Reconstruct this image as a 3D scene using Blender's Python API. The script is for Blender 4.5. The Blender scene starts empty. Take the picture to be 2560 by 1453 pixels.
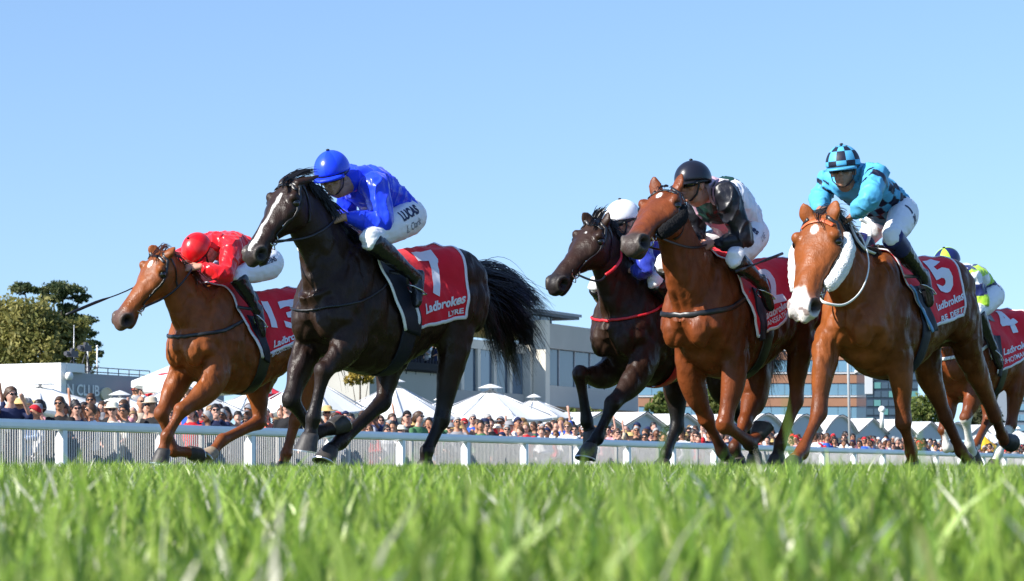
import bpy, bmesh, math, random, os
import numpy as np
from mathutils import Vector, Matrix, noise
from mathutils.bvhtree import BVHTree
from math import sin, cos, pi, radians as rad

# ------------------------------------------------------------------ camera, sky, sun, exposure
S = bpy.context.scene
COL = S.collection
F_PX, PX, PY, ZC = 6044.0, 1280.0, 1200.0, -0.05     # focal length in photo pixels, principal column, horizon row, eye height

cam = bpy.data.cameras.new('camera')
cam.sensor_width = 36.0
cam.lens = 36.0 * F_PX / 2560.0
cam.shift_y = (PY - 726.5) / 2560.0
cam.clip_start, cam.clip_end = 0.05, 6000
cam.dof.use_dof = True
cam.dof.focus_distance = 16.0
cam.dof.aperture_fstop = 11
co = bpy.data.objects.new('camera', cam); COL.objects.link(co)
co.location = (0, 0, ZC); co.rotation_euler = (pi / 2, 0, 0)
S.camera = co

SUN_DIR = Vector((-0.87, -0.50, 0.74)).normalized()   # from the ground towards the sun
w = bpy.data.worlds.new('World'); S.world = w; w.use_nodes = True
nt = w.node_tree; nt.nodes.clear()
sky = nt.nodes.new('ShaderNodeTexSky'); sky.sky_type = 'NISHITA'; sky.sun_disc = False
sky.sun_elevation = math.asin(SUN_DIR.z)
sky.sun_rotation = math.atan2(SUN_DIR.x, SUN_DIR.y)
sky.altitude = 0; sky.air_density = 1.0; sky.dust_density = 0.1; sky.ozone_density = 3.0
tc = nt.nodes.new('ShaderNodeTexCoord')
mp = nt.nodes.new('ShaderNodeVectorMath'); mp.operation = 'MULTIPLY_ADD'
mp.inputs[1].default_value = (1, 1, .6); mp.inputs[2].default_value = (0, 0, .085)
nt.links.new(tc.outputs['Generated'], mp.inputs[0])
nt.links.new(mp.outputs[0], sky.inputs['Vector'])
hs = nt.nodes.new('ShaderNodeHueSaturation'); hs.inputs['Saturation'].default_value = 1.10; hs.inputs['Hue'].default_value = 0.508
nt.links.new(sky.outputs[0], hs.inputs['Color'])
bg = nt.nodes.new('ShaderNodeBackground'); bg.inputs['Strength'].default_value = 0.102
nt.links.new(hs.outputs[0], bg.inputs['Color'])
wo = nt.nodes.new('ShaderNodeOutputWorld'); nt.links.new(bg.outputs[0], wo.inputs['Surface'])

sun = bpy.data.lights.new('sun', 'SUN'); sun.energy = 5.0; sun.angle = rad(0.5); sun.color = (1.0, 0.955, 0.88)
so = bpy.data.objects.new('sun', sun); COL.objects.link(so)
so.rotation_euler = SUN_DIR.to_track_quat('Z', 'Y').to_euler()
so.location = SUN_DIR * 60

S.view_settings.view_transform = 'Standard'; S.view_settings.look = 'None'
S.view_settings.exposure = 0.9; S.view_settings.gamma = 1; S.view_settings.use_curve_mapping = False
S.cycles.max_bounces = 6; S.cycles.transparent_max_bounces = 12
S.cycles.use_denoising = True

def at(px, py, Y):
    return Vector(((px - PX) * Y / F_PX, Y, ZC + (PY - py) * Y / F_PX))

# ------------------------------------------------------------------ helpers
def tag(o, label=None, cat=None, group=None, kind=None):
    if label: o['label'] = label
    if cat: o['category'] = cat
    if group: o['group'] = group
    if kind: o['kind'] = kind
    return o

def link(name, me, parent=None, mat=None, matrix=None):
    o = bpy.data.objects.new(name, me); COL.objects.link(o)
    if mat is not None and me is not None:
        if len(me.materials): me.materials.clear()
        for m in (mat if isinstance(mat, (list, tuple)) else [mat]): me.materials.append(m)
    if parent is not None: o.parent = parent
    if matrix is not None: o.matrix_world = matrix
    return o

def shade(me, smooth=True):
    me.polygons.foreach_set('use_smooth', np.full(len(me.polygons), smooth))
    me.update(); return me

class MB:
    """collects vertices and faces for one mesh"""
    def __init__(s): s.v = []; s.f = []; s.mi = []
    def add(s, vs, fs, mi=0):
        b = len(s.v); s.v.extend([tuple(p) for p in vs]); s.f.extend([[i + b for i in q] for q in fs]); s.mi.extend([mi] * len(fs)); return s
    def box(s, x0, y0, z0, x1, y1, z1, mi=0):
        vs = [(x0,y0,z0),(x1,y0,z0),(x1,y1,z0),(x0,y1,z0),(x0,y0,z1),(x1,y0,z1),(x1,y1,z1),(x0,y1,z1)]
        return s.add(vs, [(0,3,2,1),(4,5,6,7),(0,1,5,4),(1,2,6,5),(2,3,7,6),(3,0,4,7)], mi)
    def obox(s, c, ax, ay, hx, hy, z0, z1, mi=0):
        """box in plan: centre c, unit axes ax, ay, half sizes"""
        vs = []
        for z in (z0, z1):
            for a, b in ((-1,-1),(1,-1),(1,1),(-1,1)):
                vs.append((c[0]+ax[0]*a*hx+ay[0]*b*hy, c[1]+ax[1]*a*hx+ay[1]*b*hy, z))
        return s.add(vs, [(0,3,2,1),(4,5,6,7),(0,1,5,4),(1,2,6,5),(2,3,7,6),(3,0,4,7)], mi)
    def tube(s, pts, rs, n=8, mi=0, side=None, flat=1.0):
        """round (or flattened) tube along pts; rs scalar or list"""
        pts = [np.array(p, float) for p in pts]; m = len(pts)
        if np.isscalar(rs): rs = [rs] * m
        vs = []; up = None
        for i, p in enumerate(pts):
            t = pts[min(i+1, m-1)] - pts[max(i-1, 0)]; t = t / (np.linalg.norm(t) + 1e-9)
            if side is not None: up = np.array(side[i] if isinstance(side, list) else side, float)
            elif up is None: up = np.array((0, 0, 1.)) if abs(t[2]) < .9 else np.array((1., 0, 0))
            a = up - t * (up @ t); a /= np.linalg.norm(a) + 1e-9; b = np.cross(t, a); up = a
            for k in range(n):
                q = 2 * pi * k / n
                vs.append(p + a * cos(q) * rs[i] + b * sin(q) * rs[i] * flat)
        fs = [(i*n+k, i*n+(k+1) % n, (i+1)*n+(k+1) % n, (i+1)*n+k) for i in range(m-1) for k in range(n)]
        fs += [tuple(range(n))[::-1], tuple((m-1)*n+k for k in range(n))]
        return s.add(vs, fs, mi)
    def ball(s, c, r, n=12, m=8, mi=0, rot=None):
        r = (r, r, r) if np.isscalar(r) else r
        vs = []
        for i in range(1, m):
            for k in range(n):
                p = np.array((sin(pi*i/m)*cos(2*pi*k/n)*r[0], sin(pi*i/m)*sin(2*pi*k/n)*r[1], cos(pi*i/m)*r[2]))
                vs.append(p)
        vs += [np.array((0,0,r[2])), np.array((0,0,-r[2]))]
        if rot is not None: vs = [rot @ p for p in vs]
        vs = [p + np.array(c, float) for p in vs]
        fs = [(i*n+k, (i+1)*n+k, (i+1)*n+(k+1) % n, i*n+(k+1) % n) for i in range(m-2) for k in range(n)]
        T = (m-1)*n
        fs += [(T, k, (k+1) % n) for k in range(n)] + [(T+1, (m-2)*n+(k+1) % n, (m-2)*n+k) for k in range(n)]
        return s.add(vs, fs, mi)
    def loft(s, st, side=(0, 1, 0), n=18, sub=4, mi=0, top=0.0):
        """st: list of (point, r_dorsal, r_ventral, r_side); rings lie across the path, 'side' is the lateral axis"""
        P = np.array([np.array(q[0], float) for q in st]); R = np.array([q[1:4] for q in st], float)
        if sub > 1 and len(st) > 2:
            P, R = crom(P, sub), np.maximum(crom(R, sub), .002)
        m = len(P); side = np.array(side, float); vs = []
        for i in range(m):
            t = P[min(i+1, m-1)] - P[max(i-1, 0)]; t /= np.linalg.norm(t) + 1e-9
            b = side - t * (side @ t); b /= np.linalg.norm(b) + 1e-9
            a = np.cross(t, b)
            for k in range(n):
                q = 2*pi*k/n; c = cos(q); rr = R[i, 0] if c > 0 else R[i, 1]
                vs.append(P[i] + a*c*rr + b*sin(q)*R[i, 2]*(1 - top*max(0, c)))
        t0 = P[0]-P[1]; t0 /= np.linalg.norm(t0)+1e-9; t1 = P[-1]-P[-2]; t1 /= np.linalg.norm(t1)+1e-9
        e0, e1 = min(R[0])*.45, min(R[-1])*.45
        fs = [(i*n+k, (i+1)*n+k, (i+1)*n+(k+1) % n, i*n+(k+1) % n) for i in range(m-1) for k in range(n)]
        b0 = len(vs)
        for (i, tt, e) in ((0, t0, e0), (m-1, t1, e1)):
            c = P[i]
            for k in range(n): vs.append(c + (vs[i*n+k]-c)*.7 + tt*e*.75)
            vs.append(c + tt*e)
        for j, (i, fl) in enumerate(((0, 1), (m-1, 0))):
            o = b0 + j*(n+1)
            for k in range(n):
                k2 = (k+1) % n
                q = (i*n+k, i*n+k2, o+k2, o+k); tr = (o+k, o+k2, o+n)
                fs.append(q if fl else q[::-1]); fs.append(tr if fl else tr[::-1])
        return s.add(vs, fs, mi)
    def mesh(s, name='mesh', smooth=True):
        me = bpy.data.meshes.new(name); me.from_pydata([tuple(map(float, p)) for p in s.v], [], s.f)
        if any(s.mi): me.polygons.foreach_set('material_index', s.mi)
        return shade(me, smooth)

def crom(P, sub):
    P = np.asarray(P, float); out = []
    Q = np.vstack([2*P[0]-P[1], P, 2*P[-1]-P[-2]])
    for i in range(1, len(Q)-2):
        p0, p1, p2, p3 = Q[i-1], Q[i], Q[i+1], Q[i+2]
        for j in range(sub):
            t = j/sub
            out.append(.5*((2*p1)+(-p0+p2)*t+(2*p0-5*p1+4*p2-p3)*t*t+(-p0+3*p1-3*p2+p3)*t**3))
    out.append(P[-1]); return np.array(out)

def fuse(mb, voxel, smooth_it=6, fac=.5, name='mesh'):
    """union of overlapping closed shapes into one continuous skin"""
    me = mb.mesh('tmp'); o = bpy.data.objects.new('tmp', me); COL.objects.link(o)
    m = o.modifiers.new('r', 'REMESH'); m.mode = 'VOXEL'; m.voxel_size = voxel; m.use_smooth_shade = True
    if smooth_it:
        q = o.modifiers.new('s', 'SMOOTH'); q.factor = fac; q.iterations = smooth_it
    dg = bpy.context.evaluated_depsgraph_get()
    r = bpy.data.meshes.new_from_object(o.evaluated_get(dg)); r.name = name
    bpy.data.objects.remove(o); bpy.data.meshes.remove(me)
    return shade(r)

def coords(me):
    a = np.empty(len(me.vertices)*3); me.vertices.foreach_get('co', a); return a.reshape(-1, 3)
def normals(me):
    a = np.empty(len(me.vertices)*3); me.vertex_normals.foreach_get('vector', a); return a.reshape(-1, 3)
def set_coords(me, a):
    me.vertices.foreach_set('co', np.asarray(a, float).ravel()); me.update()
def set_color(me, c, name='coat'):
    at_ = me.color_attributes.new(name, 'FLOAT_COLOR', 'POINT')
    c4 = np.ones((len(me.vertices), 4)); c4[:, :3] = c
    at_.data.foreach_set('color', c4.ravel())
def fbm(P, s, seed=0, oct=2):
    o = Vector((seed*7.3, seed*3.1, seed*1.7))
    return np.array([noise.fractal(Vector(p)*s + o, 1.0, 2.0, oct) for p in P])
def sstep(a, b, x):
    t = np.clip((x-a)/(b-a), 0, 1); return t*t*(3-2*t)
def bvh_of(me):
    return BVHTree.FromPolygons([v.co for v in me.vertices], [p.vertices[:] for p in me.polygons])

# ------------------------------------------------------------------ materials
def mat(name, color=(.5,.5,.5), rough=.6, spec=.5, metal=0.0, bump=None, var=None, sheen=0, attr=None, trans=0, coat=0, coords='Object'):
    m = bpy.data.materials.new(name); m.use_nodes = True; N = m.node_tree; L = N.links
    p = N.nodes['Principled BSDF']
    p.inputs['Base Color'].default_value = (*color, 1); p.inputs['Roughness'].default_value = rough
    p.inputs['Specular IOR Level'].default_value = spec; p.inputs['Metallic'].default_value = metal
    p.inputs['Sheen Weight'].default_value = sheen; p.inputs['Coat Weight'].default_value = coat
    src = None
    if attr:
        a = N.nodes.new('ShaderNodeAttribute'); a.attribute_name = attr; src = a.outputs['Color']
    if var or bump:
        t = N.nodes.new('ShaderNodeTexCoord')
    if var:
        sc, amt = var[:2]
        n = N.nodes.new('ShaderNodeTexNoise'); n.inputs['Scale'].default_value = sc; n.inputs['Detail'].default_value = 5
        L.new(t.outputs[coords], n.inputs['Vector'])
        r = N.nodes.new('ShaderNodeMapRange'); r.inputs[1].default_value = .3; r.inputs[2].default_value = .7
        r.inputs[3].default_value = 1-amt; r.inputs[4].default_value = 1+amt; L.new(n.outputs[0], r.inputs[0])
        mx = N.nodes.new('ShaderNodeMix'); mx.data_type = 'RGBA'; mx.blend_type = 'MULTIPLY'; mx.inputs[0].default_value = 1
        if src: L.new(src, mx.inputs[6])
        else: mx.inputs[6].default_value = (*color, 1)
        L.new(r.outputs[0], mx.inputs[7]); src = mx.outputs[2]
    if src: L.new(src, p.inputs['Base Color'])
    if bump:
        sc, st, di = bump[:3]; st3 = bump[3] if len(bump) > 3 else (1, 1, 1)
        mpn = N.nodes.new('ShaderNodeMapping'); mpn.inputs['Scale'].default_value = st3
        L.new(t.outputs[coords], mpn.inputs['Vector'])
        n = N.nodes.new('ShaderNodeTexNoise'); n.inputs['Scale'].default_value = sc; n.inputs['Detail'].default_value = 4
        L.new(mpn.outputs[0], n.inputs['Vector'])
        b = N.nodes.new('ShaderNodeBump'); b.inputs['Strength'].default_value = st; b.inputs['Distance'].default_value = di
        L.new(n.outputs[0], b.inputs['Height']); L.new(b.outputs[0], p.inputs['Normal'])
    if trans:
        out = N.nodes['Material Output']; tr = N.nodes.new('ShaderNodeBsdfTranslucent'); ms = N.nodes.new('ShaderNodeMixShader')
        if src: L.new(src, tr.inputs['Color'])
        else: tr.inputs['Color'].default_value = (*color, 1)
        ms.inputs[0].default_value = trans
        L.new(p.outputs[0], ms.inputs[1]); L.new(tr.outputs[0], ms.inputs[2]); L.new(ms.outputs[0], out.inputs['Surface'])
    return m
# ------------------------------------------------------------------ turf sheet
def gz(Y):
    a = np.interp(Y, [-60, 0, 2.5, 6, 10, 14, 27, 33, 1e5], [-.30, -.22, -.185, -.115, -.045, 0, 0, -.27, -.28]); return float(a)
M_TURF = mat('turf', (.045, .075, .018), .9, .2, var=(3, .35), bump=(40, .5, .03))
def build_ground():
    ys = [-60, -20, -5, 0, 1, 2, 3, 4, 5, 6, 7, 8, 9, 10, 11, 12, 13, 14, 16, 20, 24, 27, 28.5, 30, 31.5, 33, 36, 60, 100, 200, 500, 2500]
    xs = [-2500, -400, -100, -30, -10, -5, 0, 5, 10, 30, 100, 400, 2500]
    mb = MB(); mb.add([(x, y, gz(y)) for y in ys for x in xs], [(j*len(xs)+i, j*len(xs)+i+1, (j+1)*len(xs)+i+1, (j+1)*len(xs)+i) for j in range(len(ys)-1) for i in range(len(xs)-1)])
    tag(link('ground', mb.mesh('ground', True), None, M_TURF), kind='structure')
build_ground()
# ------------------------------------------------------------------ racehorses
M_COAT = mat('horse_coat', attr='coat', rough=.42, spec=.21, var=(11, .22), bump=(46, .30, .012, (1.6, 1, .8)))
def _coat_detail(m):
    """short hair: a fine streaky second bump and patchy gloss"""
    N = m.node_tree.nodes; L = m.node_tree.links; p = N['Principled BSDF']; b0 = [n for n in N if n.type == 'BUMP'][0]; t = [n for n in N if n.type == 'TEX_COORD'][0]
    mp_ = N.new('ShaderNodeMapping'); mp_.inputs['Scale'].default_value = (1, 1, .22); L.new(t.outputs['Object'], mp_.inputs['Vector'])
    n = N.new('ShaderNodeTexNoise'); n.inputs['Scale'].default_value = 230; n.inputs['Detail'].default_value = 3; L.new(mp_.outputs[0], n.inputs['Vector'])
    b = N.new('ShaderNodeBump'); b.inputs['Strength'].default_value = .35; b.inputs['Distance'].default_value = .004; L.new(n.outputs[0], b.inputs['Height']); L.new(b0.outputs[0], b.inputs['Normal']); L.new(b.outputs[0], p.inputs['Normal'])
    n2 = N.new('ShaderNodeTexNoise'); n2.inputs['Scale'].default_value = 7; n2.inputs['Detail'].default_value = 6; L.new(t.outputs['Object'], n2.inputs['Vector'])
    r = N.new('ShaderNodeMapRange'); r.inputs[1].default_value = .35; r.inputs[2].default_value = .65; r.inputs[3].default_value = .26; r.inputs[4].default_value = .55; L.new(n2.outputs[0], r.inputs[0]); L.new(r.outputs[0], p.inputs['Roughness'])
_coat_detail(M_COAT)
M_EYE = mat('horse_eye', (.006, .005, .004), .06, .7)
M_HOOF = mat('hoof_horn', (.045, .04, .036), .5, .4, var=(30, .3), bump=(60, .3, .004, (1, 1, .2)))
M_HOOF_PALE = mat('hoof_horn_pale', (.33, .25, .17), .55, .4, var=(30, .25), bump=(60, .3, .004, (1, 1, .2)))
M_STEEL = mat('bit_steel', (.62, .61, .58), .22, .5, metal=1)
M_ALU = mat('racing_plate', (.6, .6, .6), .35, .5, metal=1)
M_BLACK_STRAP = mat('black_leather', (.012, .012, .014), .38, .5, bump=(90, .2, .002))
M_RED_CLOTH = mat('red_cloth', (.72, .010, .028), .75, .25, var=(6, .08), bump=(14, .35, .02), sheen=.1)
M_WHITE_PRINT = mat('white_print', (.74, .74, .80), .7, .3)
M_WHITE_STRAP = mat('white_strap', (.78, .77, .72), .45, .4, var=(30, .06))
M_RED_STRAP = mat('red_strap', (.62, .02, .03), .4, .5)
M_ORANGE_STRAP = mat('orange_strap', (.62, .12, .04), .4, .5)
M_FLEECE = mat('white_fleece', (.82, .82, .80), .95, .1, bump=(70, .9, .02), var=(60, .08))
M_BLACK_FLEECE = mat('black_fleece', (.012, .012, .013), .95, .1, bump=(70, .9, .02))
M_NAVY_PAD = mat('navy_pad', (.010, .012, .022), .6, .3, bump=(30, .3, .01))
M_MANE = {}

class Frame:
    """a horse's own axes: x forward, y to its left, z up, origin on the turf under the withers"""
    def __init__(s, px, py, wz, Y, head):
        a = rad(head); s.o = np.array(((px-PX)*Y/F_PX, Y)); s.h = np.array((-sin(a), -cos(a))); s.l = np.array((-s.h[1], s.h[0]))
        s.M = Matrix.Translation((s.o[0], s.o[1], 0)) @ Matrix.Rotation(math.atan2(s.h[1], s.h[0]), 4, 'Z')
    def p(s, px, py, v):
        d = np.array(((px-PX)/F_PX, 1.)); dz = (PY-py)/F_PX
        t = (v + s.o @ s.l)/(d @ s.l); q = t*d - s.o
        return np.array((q @ s.h, v, ZC + t*dz))
def Ywith(py, w): return (w-ZC)*F_PX/(PY-py)

def unit(a): a = np.asarray(a, float); return a/(np.linalg.norm(a)+1e-9)

def strap(bvh, pts, width=.02, thick=.006, off=.003, sub=6, closed=False, stick=True):
    """a flat strap laid on the skin along pts"""
    P = crom(np.array(pts, float), sub); Q = []; N_ = []
    for p in P:
        if stick:
            co_, no, _, d = bvh.find_nearest(Vector(p)); q = np.array(co_)+np.array(no)*(off+thick*.5); n = np.array(no)
        else: q, n = p, np.array((0, 1., 0))
        Q.append(q); N_.append(n)
    mb = MB(); mb.tube(Q, thick*.5, n=8, side=[tuple(n) for n in N_], flat=width/thick)
    return mb.mesh('strap')

def drape(P, bv, off):
    """keep a smoothed path outside the skin"""
    out = []
    for p in P:
        l_, n_, _, d = bv.find_nearest(Vector(p)); l_ = np.array(l_); n_ = np.array(n_); s = (p-l_) @ n_
        out.append(l_+n_*off if s < off else p)
    return np.array(out)
def ring_strap(bvh, c, ax1, ax2, width, thick=.006, off=.004, a0=0, a1=360, n=40, R=1.2):
    """strap around a body: rays cast inwards in the plane of ax1, ax2"""
    c = np.array(c, float); ax1 = unit(ax1); ax2 = unit(ax2); P = []; Nn = []
    for i in range(n+1):
        a = rad(a0+(a1-a0)*i/n); d = ax1*cos(a)+ax2*sin(a)
        h = bvh.ray_cast(Vector(c+d*R), Vector(-d))
        if h[0] is None: continue
        P.append(np.array(h[0])+d*(off+thick*.5)); Nn.append(tuple(d))
    P = np.array(P)
    if len(P) > 6:
        for _ in range(3): P[1:-1] = (P[:-2]+2*P[1:-1]+P[2:])/4
    mb = MB(); mb.tube(P, thick*.5, n=8, side=Nn, flat=width/thick)
    return mb.mesh('strap')

def text_flat(s, size=1.0, shear=0.0, cuts=2, bold=0.0, spacing=1.0):
    """lettering as flat triangles: vertices (x, y) and faces, left aligned"""
    c = bpy.data.curves.new('t', 'FONT'); c.body = s; c.size = size; c.shear = shear; c.offset = bold; c.space_character = spacing
    c.resolution_u = 3; c.fill_mode = 'FRONT' if hasattr(c, 'fill_mode') else c.fill_mode
    o = bpy.data.objects.new('t', c); COL.objects.link(o)
    me = bpy.data.meshes.new_from_object(o.evaluated_get(bpy.context.evaluated_depsgraph_get()))
    bpy.data.objects.remove(o); bpy.data.curves.remove(c)
    bm = bmesh.new(); bm.from_mesh(me)
    bmesh.ops.remove_doubles(bm, verts=bm.verts, dist=1e-5)
    for _ in range(cuts):
        ed = [e for e in bm.edges if e.calc_length() > size*.12]
        if ed: bmesh.ops.subdivide_edges(bm, edges=ed, cuts=1)
        bmesh.ops.triangulate(bm, faces=bm.faces)
    V = np.array([v.co[:] for v in bm.verts]); bm.verts.index_update()
    Fs = [[v.index for v in f.verts] for f in bm.faces]; bm.free(); bpy.data.meshes.remove(me)
    return V, Fs

HOOF_N = 14
def hoof_mesh(top, axis, front, z=1.2):
    """hoof wall, sole and plate from the coronet centre along axis"""
    a = unit(axis); f = unit(front - a*(front @ a)); s = np.cross(a, f); mb = MB()
    def ring(c, rf, rb, rs):
        out = []
        for k in range(HOOF_N):
            q = 2*pi*k/HOOF_N; cc = cos(q); out.append(c + z*(f*cc*(rf if cc > 0 else rb) + s*sin(q)*rs))
        return out
    L_ = .085*z
    rs = [ring(top-a*.012, .040, .040, .038), ring(top+a*.006, .050, .046, .046), ring(top+a*L_*.5+f*.012, .056, .050, .054),
          ring(top+a*L_+f*.026, .064, .054, .064)]
    vs = [p for r in rs for p in r]; n = HOOF_N
    fs = [(i*n+k, (i+1)*n+k, (i+1)*n+(k+1) % n, i*n+(k+1) % n) for i in range(3) for k in range(n)]
    fs.append(tuple(range(n)))
    mb.add(vs, fs)
    # rim and hollow sole
    b = rs[3]; c = top+a*L_+f*.026
    inner = [c+(p-c)*.78 for p in b]; deep = [c+(p-c)*.62-a*.014 for p in b]
    vs = b+inner+deep+[c-a*.018]
    fs = [(k, (k+1) % n, n+(k+1) % n, n+k)[::-1] for k in range(n)] + [(n+k, n+(k+1) % n, 2*n+(k+1) % n, 2*n+k)[::-1] for k in range(n)] + [(2*n+k, 2*n+(k+1) % n, 3*n)[::-1] for k in range(n)]
    mb.add(vs, fs)
    plate = MB()
    p0 = [c+(p-c)*1.01+a*.002 for i, p in enumerate(b)]; p1 = [c+(p-c)*.80+a*.002 for p in b]; p2 = [q+a*.007 for q in p0]; p3 = [q+a*.007 for q in p1]
    vs = p0+p1+p2+p3; fs = []
    for k in range(n):
        ang = 2*pi*(k+.5)/n
        if abs(((ang+pi) % (2*pi))-pi) > 2.55: continue
        k2 = (k+1) % n
        fs += [(k, k2, 2*n+k2, 2*n+k), (n+k2, n+k, 3*n+k, 3*n+k2), (2*n+k, 2*n+k2, 3*n+k2, 3*n+k)]
    plate.add(vs, fs)
    return mb.mesh('hoof'), plate.mesh('plate', False)

TRUNK = [(-1.27, 1.33, 1.00, .10), (-1.21, 1.41, .95, .19), (-1.08, 1.49, .89, .255), (-.92, 1.525, .91, .285), (-.70, 1.50, .85, .29),
         (-.45, 1.47, .73, .30), (-.20, 1.50, .635, .30), (0.0, 1.53, .65, .28), (.15, 1.48, .69, .265), (.28, 1.38, .76, .245), (.37, 1.24, .84, .19), (.43, 1.14, .92, .11)]

def make_horse(name, fr, K, coatf, label, voxel=.0115, hoofs=(0, 0, 0, 0), dz=0.0, trunk=TRUNK, wide=.93, ears=None, eye_white=False, neck_w=.92):
    P = fr.p; mb = MB()
    st = []
    for (u, zt, zb, hw) in trunk:
        zt += dz*max(0, min(1, (u+1.3)/1.3)) if dz else 0
        zc = zb+(zt-zb)*.44
        st.append(((u, 0, zc), zt-zc, zc-zb, hw*wide))
    # dorsal side of a path running forward along +x with lateral +y is cross(t, b) = +z
    mb.loft(st, n=28, top=.30)
    jp = {}
    for leg in ('RF', 'LF', 'RH', 'LH'):
        jp[leg] = [P(*q) for q in K[leg]]
    # forehand muscles
    for s_, leg in ((-1, 'RF'), (1, 'LF')):
        e, kn, ft, hf = jp[leg][:4]
        mb.loft([((-.05, s_*.08, 1.44), .10, .10, .06), ((.08, s_*.155*wide, 1.28), .17, .17, .088), ((.26, s_*.165*wide, 1.06), .14, .15, .092), ((.31, s_*.145, .95), .10, .11, .085)], n=16)
        el = e.copy()
        top_ = np.array((.13 + .25*(e[0]-.2), s_*.165, .98 + .2*(e[2]-.75)))
        mb.loft([((-.10, s_*.19*wide, 1.20), .12, .12, .07), ((.05, s_*.21*wide, 1.04), .14, .15, .075), (top_*.6+el*.4, .12, .12, .075)], n=14)
        d = kn-el; d2 = ft-kn; d3 = hf-ft
        mb.loft([(top_, .13, .14, .09), (el*.75+top_*.25, .125, .13, .09), (el+d*.35, .098, .102, .074), (el+d*.72, .066, .068, .054), (el+d*.9, .064, .064, .056),
                 (kn, .070, .062, .060), (kn+d2*.12, .054, .057, .048), (kn+d2*.35, .040, .049, .034), (kn+d2*.72, .040, .049, .034), (kn+d2*.9, .049, .058, .043),
                 (ft, .053, .063, .047), (ft+d3*.35, .042, .045, .038), (ft+d3*.62, .052, .052, .048)], n=14)
        mb.ball((.375, s_*.095, .97), (.09, .095, .15))
    # hindquarter muscles
    for s_, leg in ((-1, 'RH'), (1, 'LH')):
        g, hk, ft, hf = jp[leg][:4]
        mb.ball((-.90, s_*.13, 1.30), (.30, .16, .22), 14, 10)
        hip = np.array((-.93, s_*.155, 1.16)); mid = hip*.55+g*.45 + np.array((.04*np.sign(g[0]+.95), 0, .02))
        d = hk-g; d2 = ft-hk; d3 = hf-ft
        kk = K.get('hind_r', 1.0)
        mb.loft([((-.95, s_*.13, 1.32), .24, .26, .13), (hip, .25*kk, .27*kk, .15), (mid, .185*kk, .20*kk, .125), (g, .125, .135, .092), (g+d*.45, .086, .098, .066), (g+d*.8, .060, .075, .048),
                 (hk, .064, .074, .052), (hk+d2*.12, .055, .064, .046), (hk+d2*.3, .045, .053, .038), (hk+d2*.75, .042, .050, .036), (hk+d2*.92, .05, .058, .043),
                 (ft, .053, .062, .047), (ft+d3*.35, .043, .046, .039), (ft+d3*.62, .052, .052, .049)], n=14)
        # point of the hock
        bk = unit(hk-g)*.02 - unit(ft-hk)*.055
        mb.ball(hk+bk, (.032, .03, .038))
    # neck
    poll, nose = P(*K['poll']), P(*K['nose'])
    ax = nose-poll; HL = np.linalg.norm(ax); ax = ax/HL; k = HL/.62*K.get('head_s', 1.06)
    lat = unit(np.array((0, 1., 0))-ax*ax[1]); dor = np.cross(lat, ax)
    if dor[0] < 0 and abs(dor[0]) > abs(dor[2]): dor = -dor
    if dor[0]+dor[2] < 0: dor = -dor
    rollv = K.get('roll', 0)
    if rollv:
        R_ = np.array(Matrix.Rotation(rad(rollv), 3, Vector(ax))); lat = R_ @ lat; dor = R_ @ dor
    def H(t, d, l):   # head-local point: t along the face from poll to nose, d towards the forehead side, l to its left
        return poll + ax*t*HL + dor*d*k + lat*l*k
    nb = K.get('neck_base', (.16, 1.20)); back = H(.12, -.16, 0)
    n0 = np.array((nb[0], 0, nb[1])); nk = K.get('neck_mid'); pm = n0*.5+back*.5 + np.array((-.02, 0, .015)) + (np.array(nk) if nk is not None else 0)
    mb.loft([(n0-np.array((.22, 0, .06)), .33, .40, .20*neck_w), (n0, .31, .40, .205*neck_w), (n0*.72+pm*.28, .25, .31, .175*neck_w), (pm, .195, .215, .130*neck_w), (pm*.4+back*.6, .165, .17, .108*neck_w), (back, .145, .145, .098), (H(.18, -.12, 0), .11, .11, .08)], n=22)
    # head
    hw = K.get('head_w', 1.12)
    mb.loft([(H(-.03, -.10, 0), .065*k, .07*k, .07*k), (H(.08, -.085, 0), .085*k, .12*k, .100*k*hw), (H(.2, -.08, 0), .083*k, .160*k, .112*k*hw), (H(.33, -.08, 0), .078*k, .170*k, .112*k*hw),
             (H(.48, -.075, 0), .070*k, .120*k, .086*k*hw), (H(.64, -.07, 0), .062*k, .082*k, .068*k*hw), (H(.78, -.065, 0), .056*k, .072*k, .062*k*hw), (H(.9, -.068, 0), .058*k, .074*k, .070*k*hw),
             (H(.97, -.078, 0), .050*k, .062*k, .062*k*hw), (H(1.005, -.085, 0), .038*k, .050*k, .050*k*hw), (H(1.04, -.092, 0), .020*k, .030*k, .030*k*hw)], side=lat, n=24)
    for s_ in (-1, 1):
        mb.ball(H(.27, -.155, s_*.06), (.088*k, .05*k, .088*k), 14, 10)           # jowl
        mb.ball(H(.215, -.028, s_*.088*hw), (.036*k, .034*k, .036*k))                 # brow over the eye
        mb.loft([(H(.29, -.07, s_*.110), .019*k, .019*k, .018*k), (H(.42, -.082, s_*.094), .018*k, .018*k, .017*k), (H(.57, -.085, s_*.066), .01*k, .01*k, .01*k)], side=lat, n=8)
        mb.ball(H(.925, -.052, s_*.052), (.036*k, .036*k, .036*k))             # nostril wing
    mb.loft([(H(.78, -.125, 0), .028*k, .034*k, .044*k), (H(.89, -.138, 0), .028*k, .034*k, .044*k), (H(.95, -.142, 0), .02*k, .026*k, .034*k)], side=lat, n=12)   # lower lip and chin
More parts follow.
